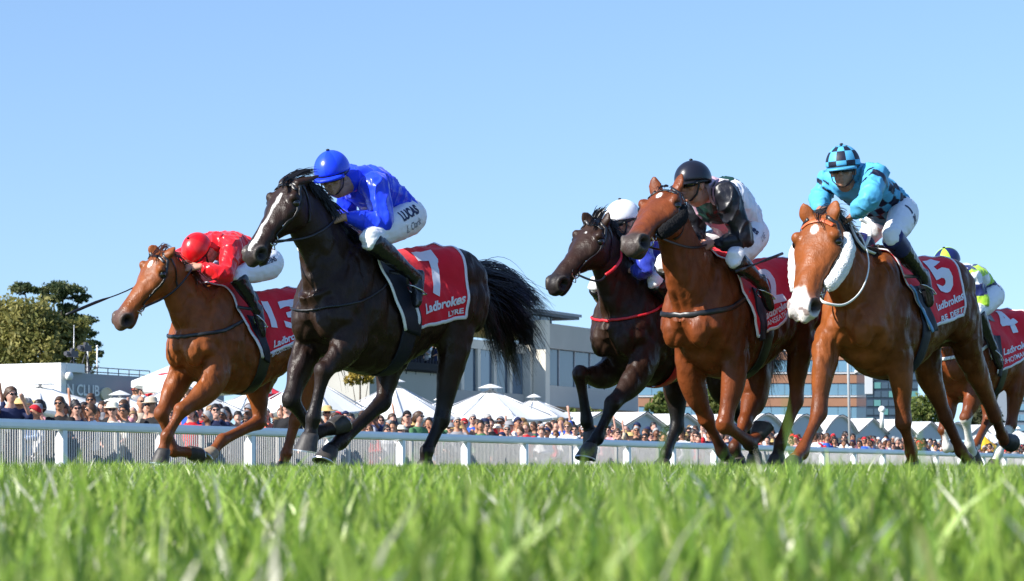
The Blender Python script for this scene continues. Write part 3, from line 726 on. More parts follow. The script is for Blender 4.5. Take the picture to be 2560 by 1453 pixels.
def make_jockey(h, J, silkf, capf, label, skin=(.50, .25, .17), silk_mat=None, cap_mat=None, boot_top=None, lens=None, peak=(.02, .02, .02), puff=1.0, open_mouth=False, back_puff=0.0, breech=None):
    fr, P = h['fr'], h['fr'].p
    j = {}
    for n, q in J.items():
        if n in ('up', 'face'): continue
        j[n] = P(*q)
    for n in ('sho', 'elb', 'hand', 'hip', 'knee', 'ank', 'toe'):
        if n+'R' not in j: j[n+'R'] = j[n+'L']*np.array((1, -1, 1))
    L_ = lambda a, b: round(float(np.linalg.norm(j[a]-j[b])), 2)
    hips = (j['hipL']+j['hipR'])/2; chest = (j['shoL']+j['shoR'])/2
    base = np.array((hips[0], 0, hips[2]-.15)); O = lambda p: np.asarray(p, float)-base
    M_ = fr.M @ Matrix.Translation(Vector(base))
    up = unit(J['up']); face = np.array(J['face'], float); face = unit(face-up*(face @ up)); sd = np.cross(up, face)   # sd: jockey's left
    hc = j['head']; Hh = lambda f, s_, u_: hc+face*f+sd*s_+up*u_
    Y = np.array((0, 1., 0))
    # --- skin: one body
    tdir = unit(chest-hips); body = MB()
    body.loft([(hips, .09, .09, .13), (hips*.5+chest*.5, .08, .08, .12), (chest, .08, .08, .15)], n=14)
    for s_ in 'LR':
        body.loft([(j['sho'+s_], .045, .045, .045), (j['elb'+s_], .034, .034, .034), (j['hand'+s_]*.85+j['elb'+s_]*.15, .024, .024, .03)], n=10, side=(.3, 1, .2))
        body.loft([(j['hip'+s_], .06, .06, .06), (j['knee'+s_], .036, .036, .036), (j['ank'+s_], .020, .020, .020)], n=10, side=(.2, 1, .1))
    neck0 = chest+tdir*.05
    body.loft([(chest, .06, .06, .07), (neck0*.5+Hh(-.02, 0, -.08)*.5, .052, .052, .055), (Hh(-.015, 0, -.06), .05, .05, .055)], n=12)
    b1 = fuse(body, .016, 3, .5)
    hd = MB()
    hd.loft([(neck0, .055, .055, .06), (Hh(-.02, 0, -.10), .052, .052, .056), (Hh(-.015, 0, -.04), .055, .055, .06)], side=sd, n=14)
    R_ = np.stack([face, sd, up], 1)
    hd.ball(Hh(0, 0, .02), (.098, .076, .105), 18, 12, rot=R_)
    hd.ball(Hh(.025, 0, -.045), (.070, .060, .070), 16, 10, rot=R_)
    hd.loft([(Hh(.0, 0, -.06), .05, .05, .056), (Hh(.045, 0, -.088), .028, .028, .040), (Hh(.078, 0, -.098), .016, .018, .022)], side=sd, n=12)
    hd.loft([(Hh(.086, 0, .018), .010, .010, .010), (Hh(.104, 0, -.012), .012, .012, .012), (Hh(.116, 0, -.030), .014, .013, .014)], side=sd, n=10)
    for s_ in (-1, 1):
        hd.ball(Hh(.098, s_*.013, -.034), .0105, 8, 6); hd.ball(Hh(.066, s_*.045, -.022), (.026, .022, .02), 10, 8, rot=R_)
        hd.ball(Hh(.082, s_*.032, .020), (.016, .03, .012), 10, 8, rot=R_)
        hd.ball(Hh(-.005, s_*.076, -.015), (.020, .010, .032), 10, 8, rot=R_)
    hd.ball(Hh(.090, 0, -.060), (.014, .026, .007), 10, 8, rot=R_); hd.ball(Hh(.086, 0, -.075), (.014, .023, .009), 10, 8, rot=R_)
    b2 = fuse(hd, .0065, 3, .5)
    V = coords(b2); N2 = normals(b2); dis = np.zeros(len(V))
    for s_ in (-1, 1): dis -= .008*np.clip(1-(np.linalg.norm(V-Hh(.088, s_*.032, 0), axis=1)/.022)**2, 0, 1)
    ml = np.abs((V-hc) @ up+.067); dis -= .006*np.exp(-(ml/.0028)**2)*((V-hc) @ face > .06)*(np.abs((V-hc) @ sd) < .026)
    set_coords(b2, V+N2*dis[:, None])
    hands = MB()
    for s_, sg in (('L', 1), ('R', -1)):
        d = unit(j['hand'+s_]-j['elb'+s_]); fingers(hands, j['hand'+s_]-d*.03, d*.8+np.array((0, -sg*.5, -.3)), np.array((-.2, -sg*.8, -.6)), np.array((.3, 0, 1.)))
    b3 = hands.mesh('hands')
    bm = bmesh.new()
    for m_ in (b1, b2, b3):
        bm.from_mesh(m_); bpy.data.meshes.remove(m_)
    bmesh.ops.translate(bm, verts=bm.verts, vec=Vector(-base)); me = bpy.data.meshes.new('person'); bm.to_mesh(me); bm.free(); shade(me)
    skm = M_SKIN
    if skin != (.50, .25, .17):
        skm = M_SKIN.copy(); skm.name = 'skin_'+str(round(skin[0]*100)); 
        for nd in skm.node_tree.nodes:
            if nd.type == 'MIX': nd.inputs[6].default_value = (*skin, 1)
    o = link('person', me, None, skm); o.matrix_world = M_
    o['label'] = label; o['category'] = 'jockey'; o['group'] = 'jockeys riding in the race'
    def part(name, mb_or_me, m, parent=None):
        me_ = mb_or_me.mesh(name) if isinstance(mb_or_me, MB) else mb_or_me
        V_ = coords(me_); set_coords(me_, V_-base); return link(name, me_, parent or o, m)
    # --- silks: jacket with sleeves
    k = puff; sm = MB(); waist = hips+tdir*.06
    dn = unit(np.cross(tdir, Y)); dn = dn if dn[2] > 0 else -dn
    sm.loft([(waist-tdir*.03, .115, .105, .150), (waist+tdir*.06, (.125+back_puff*.5)*k, .115*k, .165*k), (hips*.5+chest*.5, (.130+back_puff)*k, .125*k, .175*k), (chest-tdir*.06, (.125+back_puff*.4)*k, .12*k, .185*k), (chest+tdir*.03, .10, .10, .16), (chest+tdir*.075, .070, .080, .090), (chest*.4+Hh(-.03, 0, -.06)*.6, .064, .062, .068)], n=22)
    for s_, sg in (('L', 1), ('R', -1)):
        a, b, c = j['sho'+s_], j['elb'+s_], j['hand'+s_]; e = b*.12+c*.88-unit(c-b)*.035
        sm.loft([(a*.65+chest*.35, .085, .085, .085), (a, .088*k, .088*k, .085*k), (a*.5+b*.5, .073*k, .073*k, .073*k), (b, .066*k, .066*k, .066*k), (b*.5+c*.5, .058*k, .058*k, .058*k), (e-unit(c-b)*.03, .044, .044, .044), (e, .036, .036, .038)], side=(.3, 1, .25), n=14)
    b4 = fuse(sm, .0085, 4, .5)
    V = coords(b4); N4 = normals(b4)
    st = V*np.array((1.0, .6, 1.4)); wr = fbm(st, 8, 11, 2)*.012*k + fbm(V*np.array((1.7, 1, .6)), 18, 13, 1)*.0035
    rid = 1-np.abs(fbm(V*np.array((1.5, 1, .7)), 8.5, 17, 1))*1.6; wr += .013*(np.clip(rid, 0, 1)**5)*k
    set_coords(b4, V+N4*wr[:, None]); V = V+N4*wr[:, None]
    set_color(b4, silkf(dict(V=V, j=j, chest=chest, hips=hips, tdir=tdir, dn=dn)))
    part('silks', b4, silk_mat or M_SILK)
    # collar and undershirt are part of the silks; breeches
    bz = MB()
    bz.ball(hips, (.14, .165, .135), 18, 12)
    for s_, sg in (('L', 1), ('R', -1)):
        a, b, c = j['hip'+s_], j['knee'+s_], j['ank'+s_]; out = np.array((0, sg*.01, 0))
        bz.loft([(a+unit(a-b)*.05, .11, .11, .10), (a, .118, .122, .105), (a*.5+b*.5+out, .100, .100, .088), (a*.15+b*.85, .080, .078, .072), (b, .074, .070, .066), (b*.90+c*.10, .058, .058, .054)], n=16)
    b5 = fuse(bz, .009, 4, .5); V = coords(b5); N5 = normals(b5)
    kd = np.exp(-(np.minimum(np.linalg.norm(V-j['kneeL'], axis=1), np.linalg.norm(V-j['kneeR'], axis=1))/.16)**2)
    wr = fbm(V*np.array((1, 1, 2.0)), 14, 21, 2)*(.003+.006*kd); set_coords(b5, V+N5*wr[:, None])
    bvb = bvh_of(b5); part('breeches', b5, breech or M_BREECHES)
    for s_, sg in (('L', 1), ('R', -1)):
        b, c, t = j['knee'+s_], j['ank'+s_], j['toe'+s_]; d = unit(c-b); f = unit(t-c); bo = MB()
        top = b*.96+c*.04
        bo.loft([(top, .082, .074, .072), (b*.84+c*.16, .074, .073, .068), (b*.6+c*.4, .063, .069, .061), (b*.2+c*.8, .046, .050, .044), (c, .047, .047, .041), (c+d*.035, .045, .045, .04)], n=16)
        heel = c+d*.04-f*.055
        bo.loft([(heel, .036, .045, .034), (c+d*.04, .044, .050, .038), (c+f*.09+d*.045, .034, .034, .042), (c+f*.15+d*.05, .025, .025, .040), (c+f*.185+d*.05, .015, .016, .024)], n=14)
        b6 = fuse(bo, .008, 3, .5); V = coords(b6); N6 = normals(b6); set_coords(b6, V+N6*(fbm(V, 26, 31, 2)*.003)[:, None])
        bt = part('boot', b6, M_BOOT)
        if boot_top:
            tb = MB(); tb.loft([(top-d*.012, .084, .077, .075), (top+d*.06, .075, .075, .070), (top+d*.14, .069, .074, .066)], n=16); part('boot_top', tb, boot_top, bt)
    # --- helmet with cap cover and peak
    hm = MB(); n, m = 32, 12; A, B, Cc = .142, .116, .128; c0 = Hh(-.012, 0, .035)
    def hp(q, p, g=1.0):
        x, y = cos(q), sin(q); u_ = cos(p); r = sin(p)
        return c0+g*(face*A*r*x+sd*B*r*y)+up*(Cc*u_*g)
    vs = [hp(0, 0)]; pmx = lambda q: pi/2+.10+.22*max(0, -cos(q))
    for i in range(1, m+1):
        for kk in range(n):
            q = 2*pi*kk/n; vs.append(hp(q, pmx(q)*i/m))
    for kk in range(n):
        q = 2*pi*kk/n; vs.append(hp(q, pmx(q), .90))
    fs = [(0, 1+kk, 1+(kk+1) % n) for kk in range(n)] + [(1+i*n+kk, 1+(i+1)*n+kk, 1+(i+1)*n+(kk+1) % n, 1+i*n+(kk+1) % n) for i in range(m) for kk in range(n)]
    hm.add(vs, fs)
    me_ = hm.mesh('cap'); colr = np.zeros((len(me_.vertices), 3))
    # one colour per face corner set through split faces keeps panel edges crisp
    me_.color_attributes.new('coat', 'FLOAT_COLOR', 'CORNER'); ca = me_.color_attributes['coat'].data
    for pl in me_.polygons:
        ctr = np.mean([vs[v] for v in pl.vertices], 0)-c0; q = math.atan2(ctr @ sd/B, ctr @ face/A); p = math.acos(max(-1, min(1, (ctr @ up)/Cc)))
        cc = capf(q % (2*pi), p)
        for li in pl.loop_indices: ca[li].color = (*cc, 1)
    cap = part('helmet', me_, cap_mat or M_CAP); sb = cap.modifiers.new('s', 'SUBSURF'); sb.levels = sb.render_levels = 1
    btn = MB(); btn.ball(c0+up*(Cc+.004), (.013, .013, .008), 10, 6); part('button', btn, cap_mat and M_FRAME or M_FRAME, cap)
    pk = MB(); vs = []; nk = 15
    for i in range(nk):
        q = -1.05+2.1*i/(nk-1); r = cos(q/1.05*pi/2)**.6
        for (g, dz) in ((.985, .0), (1.0+.36*r, -.022), (.985, -.012)):
            p_ = hp(q, pi/2+.10, 1.0); dirv = unit((p_-c0)-up*((p_-c0) @ up)); ext = (g-.985)*A
            vs.append(p_+dirv*ext+up*(dz if g > .99 else dz)-up*.004)
    fs = []
    for i in range(nk-1):
        for e in range(3): fs.append((i*3+e, (i+1)*3+e, (i+1)*3+(e+1) % 3, i*3+(e+1) % 3))
    fs += [(0, 1, 2), ((nk-1)*3, (nk-1)*3+2, (nk-1)*3+1)]
    pk.add(vs, fs); pm = mat('cap_peak', peak, .45, .4); part('peak', pk, pm, cap)
    # goggles: frame, lens and elastic band; chin strap
    gf = MB(); gl = MB(); arc = [rad(-62+124*i/16) for i in range(17)]
    def gp(q, r, z): return hc+face*(.018+r*cos(q))+sd*(r*.86*sin(q))+up*z
    for (z0, z1, r0, r1, tgt) in ((-.013, .021, .090, .104, gl),):
        vs = []
        for q in arc:
            nb = .010*math.exp(-(q/.13)**2)
            for (r, z) in ((r0, z0+nb), (r1, z0+nb), (r1+.003, (z0+z1)/2), (r1, z1), (r0, z1)): vs.append(gp(q, r, z))
        fs = [(i*5+e, (i+1)*5+e, (i+1)*5+(e+1) % 5, i*5+(e+1) % 5) for i in range(16) for e in range(5)]+[(0, 1, 2, 3, 4), (80, 84, 83, 82, 81)]
        tgt.add(vs, fs)
    gf.tube([gp(q, .104, .023) for q in arc], .0045, 6); gf.tube([gp(q, .104, -.015+.010*math.exp(-(q/.13)**2)) for q in arc], .0045, 6)
    for e in (0, -1): gf.tube([gp(arc[e], .104, -.015), gp(arc[e], .104, .023)], .0045, 6)
    g_ = part('goggles', gf, M_FRAME); part('lens', gl, lens or M_LENS, g_)
    for s_ in (-1, 1):
        bd = MB(); bd.tube([Hh(.065, s_*.080, .004), Hh(.02, s_*.094, .012), Hh(-.04, s_*.098, .02), Hh(-.10, s_*.075, .03)], .004, 6, side=tuple(sd), flat=4.0); part('goggle_band', bd, M_FRAME, g_)
        cs = MB(); cs.tube([Hh(.03, s_*.088, .03), Hh(.03, s_*.080, -.02), Hh(.045, s_*.068, -.07), Hh(.062, s_*.035, -.105), Hh(.068, 0, -.113)], .0035, 6, flat=2.6, side=tuple(sd)); part('chin_strap', cs, M_FRAME, cap)
    return dict(o=o, j=j, base=base, part=part, bvb=bvb, up=up, face=face, sd=sd)

def leg_print(R, txt, size, along0, along1, off, m, side='L', bold=0.0, rot=0.0, yoff=0.0):
    """lettering printed on the outside of the thigh: from along0 towards along1 (0 hip, 1 knee)"""
    j = R['j']; a, b = j['hip'+side], j['knee'+side]; V2, F2 = text_flat(txt, size, 0, 2, bold)
    ax_ = unit(a-b); upv = unit(np.cross(ax_, np.array((0, -1., 0)))); upv = upv if upv[2] > 0 else -upv
    cr, sr = cos(rot), sin(rot); out = []
    p0 = a+(b-a)*along0
    for (x, y, z) in V2:
        p = p0+ax_*(x*cr-y*sr)+upv*(x*sr+y*cr+yoff); q = p+np.array((0, .4, 0))
        hit = R['bvb'].ray_cast(Vector(q), Vector((0, -1, 0)))
        c = np.array(hit[0]) if hit[0] is not None else p+np.array((0, .09, 0)); out.append(c+np.array((0, .003, 0)))
    mb = MB(); mb.add(out, F2); return R['part']('lettering', mb, m)

def solid(c):
    c = np.array(c); return lambda I: np.tile(c, (len(I['V']), 1))
def panels(c1, c2=None, n=8):
    return lambda q, p: (c1 if c2 is None or int(q/(2*pi)*n) % 2 == 0 else c2)
JK = {}
BLUE, RED = (.012, .050, .80), (.68, .006, .012)
AQUA, INK = (.085, .37, .60), (.008, .010, .028)
if 'B' in HS:
    JK['B'] = make_jockey(HS['B'], dict(head=(832, 440, .02), shoL=(938, 466, .19), shoR=(876, 446, -.17), elbL=(957, 555, .27), handL=(842, 543, .08), elbR=(862, 540, -.27), handR=(812, 560, -.06),
        hipL=(1020, 545, .13), hipR=(1000, 540, -.13), kneeL=(925, 600, .27), ankL=(1036, 692, .31), toeL=(1030, 748, .33), up=(.34, .02, .9), face=(.85, .34, -.35)),
        solid(BLUE), panels(BLUE, (.02, .07, .72)), 'jockey in shiny royal blue silks and cap crouched on the black horse', skin=(.44, .25, .17), peak=BLUE)
if 'A' in HS:
    JK['A'] = make_jockey(HS['A'], dict(head=(497, 634, .03), shoL=(580, 618, .19), shoR=(530, 606, -.17), elbL=(563, 686, .28), handL=(486, 664, .12), elbR=(446, 645, -.24), handR=(455, 680, -.06),
        hipL=(672, 662, .13), hipR=(655, 655, -.13), kneeL=(594, 692, .26), ankL=(640, 772, .30), toeL=(648, 818, .32), up=(.80, .05, .62), face=(.55, .1, -.85)),
        solid(RED), panels(RED, (.70, .02, .02)), 'jockey in red silks with head bowed low on the left chestnut', peak=RED)
if 'C' in HS:
    WB = (.03, .05, .40)
    JK['C'] = make_jockey(HS['C'], dict(head=(1556, 556, .02), shoL=(1600, 612, .17), shoR=(1566, 600, -.17), elbL=(1612, 672, .23), handL=(1572, 676, .08), elbR=(1540, 670, -.24), handR=(1530, 690, -.06),
        hipL=(1690, 655, .13), hipR=(1670, 650, -.13), kneeL=(1640, 704, .26), ankL=(1705, 790, .30), toeL=(1700, 835, .32), up=(.22, -.05, .95), face=(.9, -.25, -.25)),
        solid(WB), panels((.80, .80, .82)), 'jockey in a plain white cap and blue silks half hidden behind the bay horse', cap_mat=M_CAP_MATT, peak=(.02, .02, .02))
if 'D' in HS:
    def silkD(I):
        V = I['V']; j = I['j']; n = len(V); c = np.tile(np.array((.78, .77, .80)), (n, 1))
        t = (V-I['hips']) @ I['tdir']; T = np.linalg.norm(I['chest']-I['hips'])
        green = (t > T*.66) & (np.abs(V[:, 1]) < .13); c[green] = (.012, .045, .035)
        vent = ((V-I['hips']) @ I['dn'] < -.02); c[vent & (np.abs(V[:, 1]) < .17)] = (.50, .30, .36)
        c[green & vent & (t > T*.5)] = (.012, .04, .033)
        for s_, sg in (('L', 1), ('R', -1)):
            a, b, d = j['sho'+s_], j['elb'+s_], j['hand'+s_]
            for p, q, r in ((a, b, .108), (b, d, .092)):
                ax_ = q-p; L2 = ax_ @ ax_; s = np.clip(((V-p) @ ax_)/L2, 0, 1); dist = np.linalg.norm(V-(p+s[:, None]*ax_), axis=1)
                m = (dist < r) & (sg*V[:, 1] > .155-.28*s) if p is a else (dist < r)
                c[m] = (.013, .013, .018)
        col = (t > T*1.12) & (np.abs(V[:, 1]) < .11); c[col] = (.62, .42, .48)
        return c
    JK['D'] = make_jockey(HS['D'], dict(head=(1731, 462, .02), shoL=(1816, 490, .20), shoR=(1752, 476, -.19), elbL=(1856, 600, .28), handL=(1768, 612, .08), elbR=(1735, 585, -.28), handR=(1740, 612, -.06),
        hipL=(1880, 592, .13), hipR=(1855, 585, -.13), kneeL=(1838, 650, .28), ankL=(1898, 704, .32), toeL=(1912, 752, .33), up=(.10, -.06, .98), face=(.97, -.16, -.12)),
        silkD, panels((.012, .013, .022)), 'jockey in a black cap with black sleeves and a white back on the bay', silk_mat=mat('satin_mixed', attr='coat', rough=.36, spec=.30, bump=(9, .45, .03, (1.8, 1, .5))), back_puff=.05, puff=1.06, peak=(.012, .013, .02), skin=(.48, .21, .14))
if 'E' in HS:
    def silkE(I):
        V = I['V']; j = I['j']; n = len(V); c = np.tile(np.array(AQUA), (n, 1)); T = np.linalg.norm(I['chest']-I['hips'])
        t = (V-I['hips']) @ I['tdir']; arm = np.zeros(n, bool)
        for s_, sg in (('L', 1), ('R', -1)):
            a, b, d = j['sho'+s_], j['elb'+s_], j['hand'+s_]
            ax_ = b-a; L2 = ax_ @ ax_; s = ((V-a) @ ax_)/L2; dist = np.linalg.norm(V-(a+np.clip(s, 0, 1)[:, None]*ax_), axis=1)
            m = (dist < .105) & (sg*V[:, 1] > .12); arm |= m
            ang = np.arctan2((V-a) @ np.cross(unit(ax_), (0, 1., 0)), sg*(V[:, 1]-a[1]))
            chk = (np.floor(s/.22).astype(int) % 2 == 0) ^ (np.sin(ang*2+.6) > 0)
            c[m & (s > .12) & (s < .56) & chk] = INK
        # checked band round the ribs
        band = (~arm) & (t > T*.30) & (t < T*.72)
        ang = np.arctan2((V-I['hips']) @ I['dn'], V[:, 1]); chk = (np.floor((t-T*.30)/(T*.14)).astype(int) % 2 == 0) ^ (np.floor((ang+6.283)/.36).astype(int) % 2 == 0)
        c[band & chk] = INK
        return c
    def capE(q, p):
        i = int(p/(pi/2+.2)*4.0); k = int((q+.2)/(2*pi)*10)
        return INK if (i+k) % 2 == 0 else AQUA
    JK['E'] = make_jockey(HS['E'], dict(head=(2108, 424, .0), shoL=(2190, 440, .20), shoR=(2076, 452, -.20), elbL=(2172, 498, .27), handL=(2122, 548, .09), elbR=(2050, 492, -.27), handR=(2052, 530, -.08),
        hipL=(2258, 535, .14), hipR=(2215, 530, -.13), kneeL=(2230, 592, .29), kneeR=(2165, 600, -.22), ankL=(2306, 690, .31), toeL=(2314, 742, .33), up=(.14, -.02, .98), face=(.93, .30, -.12)),
        silkE, capE, 'jockey in aqua and black checked silks and cap on the right chestnut', silk_mat=M_SILK_MATT, cap_mat=M_CAP_MATT, boot_top=M_BOOT_TOP, peak=AQUA, skin=(.34, .17, .11))
if 'F' in HS:
    LIME, NAVY = (.42, .70, .06), (.012, .02, .10)
    def silkF(I):
        V = I['V']; t = np.floor(V[:, 2]*9+V[:, 0]*3).astype(int); u_ = np.floor(V[:, 1]*8+V[:, 0]*4).astype(int)
        pal = np.array([LIME, NAVY, (.72, .75, .78), LIME, NAVY]); return pal[(t+2*u_) % 5]
    JK['F'] = make_jockey(HS['F'], dict(head=(2368, 664, .0), shoL=(2424, 690, .18), shoR=(2395, 684, -.17), elbL=(2458, 755, .27), handL=(2405, 765, .08), elbR=(2385, 745, -.24), handR=(2380, 765, -.06),
        hipL=(2478, 742, .13), hipR=(2460, 738, -.13), kneeL=(2442, 782, .27), ankL=(2480, 862, .31), toeL=(2490, 896, .33), up=(.45, 0, .9), face=(.9, 0, -.45)),
        silkF, panels(LIME, NAVY, 6), 'jockey in lime, navy and white silks low behind the farthest right rump', peak=LIME)
# ------------------------------------------------------------------ tack, lettering, hair
def pick(h, px, py, wc=1.10):
    """where the sight line through a photo pixel meets the horse: (u, angle round the barrel)"""
    fr = h['fr']; Mi = fr.M.inverted(); o = Mi @ Vector((0, 0, ZC)); d = (Mi.to_3x3() @ Vector(((px-PX)/F_PX, 1, (PY-py)/F_PX))).normalized()
    hit = h['bvh'].ray_cast(o, d)
    if hit[0] is None:
        t = (o.y-.28)/-d.y; p = o+d*t
    else: p = hit[0]
    return p.x, math.degrees(math.atan2(p.y, p.z-wc))

def patch(h, name, corners, m, off=.012, nu=14, nt=40, wc=1.10, thick=.008, both=True, parent=None, wob=0):
    """a sheet lying on the barrel: corners = (u front top, u rear top, u front hem, u rear hem, angle top, angle front hem, angle rear hem)"""
    a0, b0, a1, b1, t0, tf, tb = corners; out = []
    for sg in ((1, -1) if both else (1,)):
        A = np.zeros((nu+1, nt+1, 3))
        for i in range(nu+1):
            for k in range(nt+1):
                s, q = i/nu, k/nt; u = (a0+(a1-a0)*q**1.2)*(1-s)+(b0+(b1-b0)*q**1.2)*s; th = t0+((tf*(1-s)+tb*s)-t0)*q
                A[i, k] = trunk_pt(h['bvh'], u, rad(th)*sg, wc, off+(wob*(sin(s*8+q*9)+sin(q*17-s*5))*q))
        for _ in range(3): A[1:-1] = (A[:-2]+2*A[1:-1]+A[2:])/4; A[:, 1:-1] = (A[:, :-2]+2*A[:, 1:-1]+A[:, 2:])/4
        if wob:   # soft creases running down the cloth
            F_ = A.reshape(-1, 3); cr = 1-np.abs(fbm(F_*np.array((1.6, .5, .55))+h['fr'].o[0], 7.0, 41, 2)); N_ = F_*np.array((0, 1, 1))-np.array((0, 0, wc)); N_ /= np.linalg.norm(N_, axis=1)[:, None]+1e-9
            A = (F_+N_*((np.clip(cr, 0, 1)**4)*.008+np.abs(fbm(F_, 5, 43, 1))*.006)[:, None]).reshape(A.shape)
        mb = MB(); n2 = nt+1
        mb.add(A.reshape(-1, 3), [(i*n2+k, i*n2+k+1, (i+1)*n2+k+1, (i+1)*n2+k) for i in range(nu) for k in range(nt)])
        o = link(name, mb.mesh(name), parent or h['o'], m); md = o.modifiers.new('s', 'SOLIDIFY'); md.thickness = thick; md.offset = 0
        out.append((o, A))
    return out

def cloth(h, top, fb, rb, lay, edge_top=0.0, seed=0, wc=1.10):
    """red cloth with white edging and print; fb, rb are the photo pixels of the front and rear hem corners"""
    uf1, thf = pick(h, *fb); ub1, thb = pick(h, *rb); uf0, ub0 = top
    res = patch(h, 'saddle_cloth', (uf0, ub0, uf1, ub1, 0, thf, thb), M_RED_CLOTH, .014, 26, 34, wc, .007, True, None, .006)
    for gi, (o, A) in enumerate(res):
        m, n = A.shape[:2]
        def off_(i, k, d=.006):
            p = A[i, k]; q = p.copy(); q[0] = 0; nn = np.array((0, p[1], p[2]-wc)); return p+unit(nn)*d
        for path in ([off_(0, k) for k in range(n)], [off_(m-1, k) for k in range(n)], [off_(i, n-1) for i in range(m)]):
            b = MB(); b.tube(path, .0055, 8, side=[tuple(unit(np.array((0, p[1], p[2]-wc)))) for p in path], flat=2.4); link('edging', b.mesh(), o, M_WHITE_PRINT)
    o, A = res[0]; cb = bvh_of(o.data)
    for (name, txt, pl, pr, hgt, shear, bold) in lay:
        u0, t0 = pick(h, *pl); u1, t1 = pick(h, *pr)
        V2, F2 = text_flat(txt, hgt/.72, shear, 2, bold)
        x0, x1 = V2[:, 0].min(), V2[:, 0].max(); out = []
        for (x, y, z) in V2:
            s = (x-x0)/(x1-x0); u = u0+(u1-u0)*s; th = rad(t0+(t1-t0)*s)-y/.40; d = np.array((0, sin(th), cos(th)))
            hit = cb.ray_cast(Vector((u, d[1]*1.3, wc+d[2]*1.3)), Vector(-d))
            c = np.array(hit[0]) if hit[0] is not None else trunk_pt(h['bvh'], u, th, wc, .016)
            out.append(c+d*.011)
        b = MB(); b.add(out, F2); link(name, b.mesh(), o, M_WHITE_PRINT)
    return res, (uf0, uf1, thf)

def saddle(h, u0=-.05, u1=-.36, pad=None):
    patch(h, 'saddle', (u0, u1, u0-.06, u1+.05, 0, 26, 26), M_BLACK_STRAP, .022, 10, 12, thick=.016)
    if pad:   # dark pad and surcingle between the front piping and the printed cloth: (front top u, rear top u, front hem pixel, rear hem pixel, top angle)
        uf1, thf = pick(h, *pad[2]); ub1, thb = pick(h, *pad[3])
        res = patch(h, 'saddle_pad', (pad[0], pad[1], uf1-.012, ub1, pad[4], thf+3, thb+6), M_NAVY_PAD, .030, 8, 26, thick=.007)
        if len(pad) > 5:
            for o, A in res:
                P = [A[0, k]+unit(np.array((0, A[0, k, 1], A[0, k, 2]-1.1)))*.005 for k in range(A.shape[1])]; b = MB(); b.tube(P, .006, 8, side=[tuple(unit(np.array((0, p[1], p[2]-1.1)))) for p in P], flat=2.2); link('piping', b.mesh(), o, pad[5])

def girth_band(h, u, width, m, t0=70, name='girth', off=.010):
    P, N_ = [], []
    for i in range(41):
        th = rad(t0+(360-2*t0)*i/40); d_ = np.array((0, sin(th), cos(th))); hit = h['bvh'].ray_cast(Vector((u, 0, 1.08)), Vector(d_)); P.append((np.array(hit[0]) if hit[0] is not None else np.array((u, d_[1]*.3, 1.08+d_[2]*.4)))+d_*off); N_.append(tuple(d_))
    P = np.array(P)
    for _ in range(3): P[1:-1] = (P[:-2]+2*P[1:-1]+P[2:])/4
    P = drape(P, h['bvh'], off)
    b = MB(); b.tube(P, .005, 8, side=N_, flat=width/.01); return link(name, b.mesh(), h['o'], m)

def pxtube(h, name, pts, r, m, n=6, sub=6, flat=1.0, parent=None):
    b = MB(); b.tube(crom(np.array([h['fr'].p(*q) for q in pts]), sub), r, n, flat=flat); return link(name, b.mesh(), parent or h['o'], m)

def fleece(h, s_, pts, r, m):
    H = h['H']; b = MB(); P = [H(t, d, l*s_) for t, d, l in pts]
    rs = [r*q for q in (.72, 1.0, 1.08, 1.05, .9, .7)][:len(P)]
    b.loft([(p, q, q, q*.85) for p, q in zip(P, rs)], side=h['lat'], n=20, sub=5); me = b.mesh('f'); V = coords(me); N_ = normals(me)
    set_coords(me, V+N_*(fbm(V, 60, 3, 2)*.007)[:, None]); return link('sheepskin_roll', me, h['o'], m)

def breastplate(h, z=1.02, mat_=None, width=.03, u0=-.05, z0=1.25, sagz=0.0):
    bv = h['bvh']; P, N_ = [], []
    for i in range(49):
        a = rad(-125+250*i/48); d = np.array((cos(a), sin(a), 0)); zz = z+(z0-z)*(abs(i-24)/24)**1.6
        hit = bv.ray_cast(Vector((.05, 0, zz)), Vector(d))
        if hit[0] is not None: P.append(np.array(hit[0])+d*.008); N_.append(tuple(d))
    Q = np.array(P)
    for _ in range(6): Q[1:-1] = (Q[:-2]+2*Q[1:-1]+Q[2:])/4
    Q = drape(Q, bv, .010)
    b = MB(); b.tube(Q, .005, 8, side=N_, flat=width/.010); return link('breastplate', b.mesh(), h['o'], mat_ or M_BLACK_STRAP)

def stirrup(h, jk):
    j = jk['j']; c, t = j['ankL'], j['toeL']
    for s_, sg in (('L', 1), ('R', -1)):
        c, t = j['ank'+s_], j['toe'+s_]; f = unit(t-c); p = c+f*.085+unit(c-j['knee'+s_])*.072; sd = np.array((0, 1., 0)); up = unit(j['knee'+s_]-c)
        b = MB(); q = [p-sd*.05+up*.0, p+sd*.05+up*.0]; b.tube(q, .008, 6, flat=2)
        b.tube([p-sd*.05, p-sd*.053+up*.05, p-sd*.03+up*.10, p+up*.125, p+sd*.03+up*.10, p+sd*.053+up*.05, p+sd*.05], .005, 6)
        link('stirrup', b.mesh(), h['o'], M_STEEL)
        b = MB(); tp = trunk_pt(h['bvh'], c[0]+.16, rad(50)*sg, 1.1, .05); b.tube([p+up*.125, p*.5+tp*.5+np.array((0, sg*.02, .06)), tp], .003, 6, side=(0, 1, 0), flat=5); link('stirrup_leather', b.mesh(), h['o'], M_BLACK_STRAP)

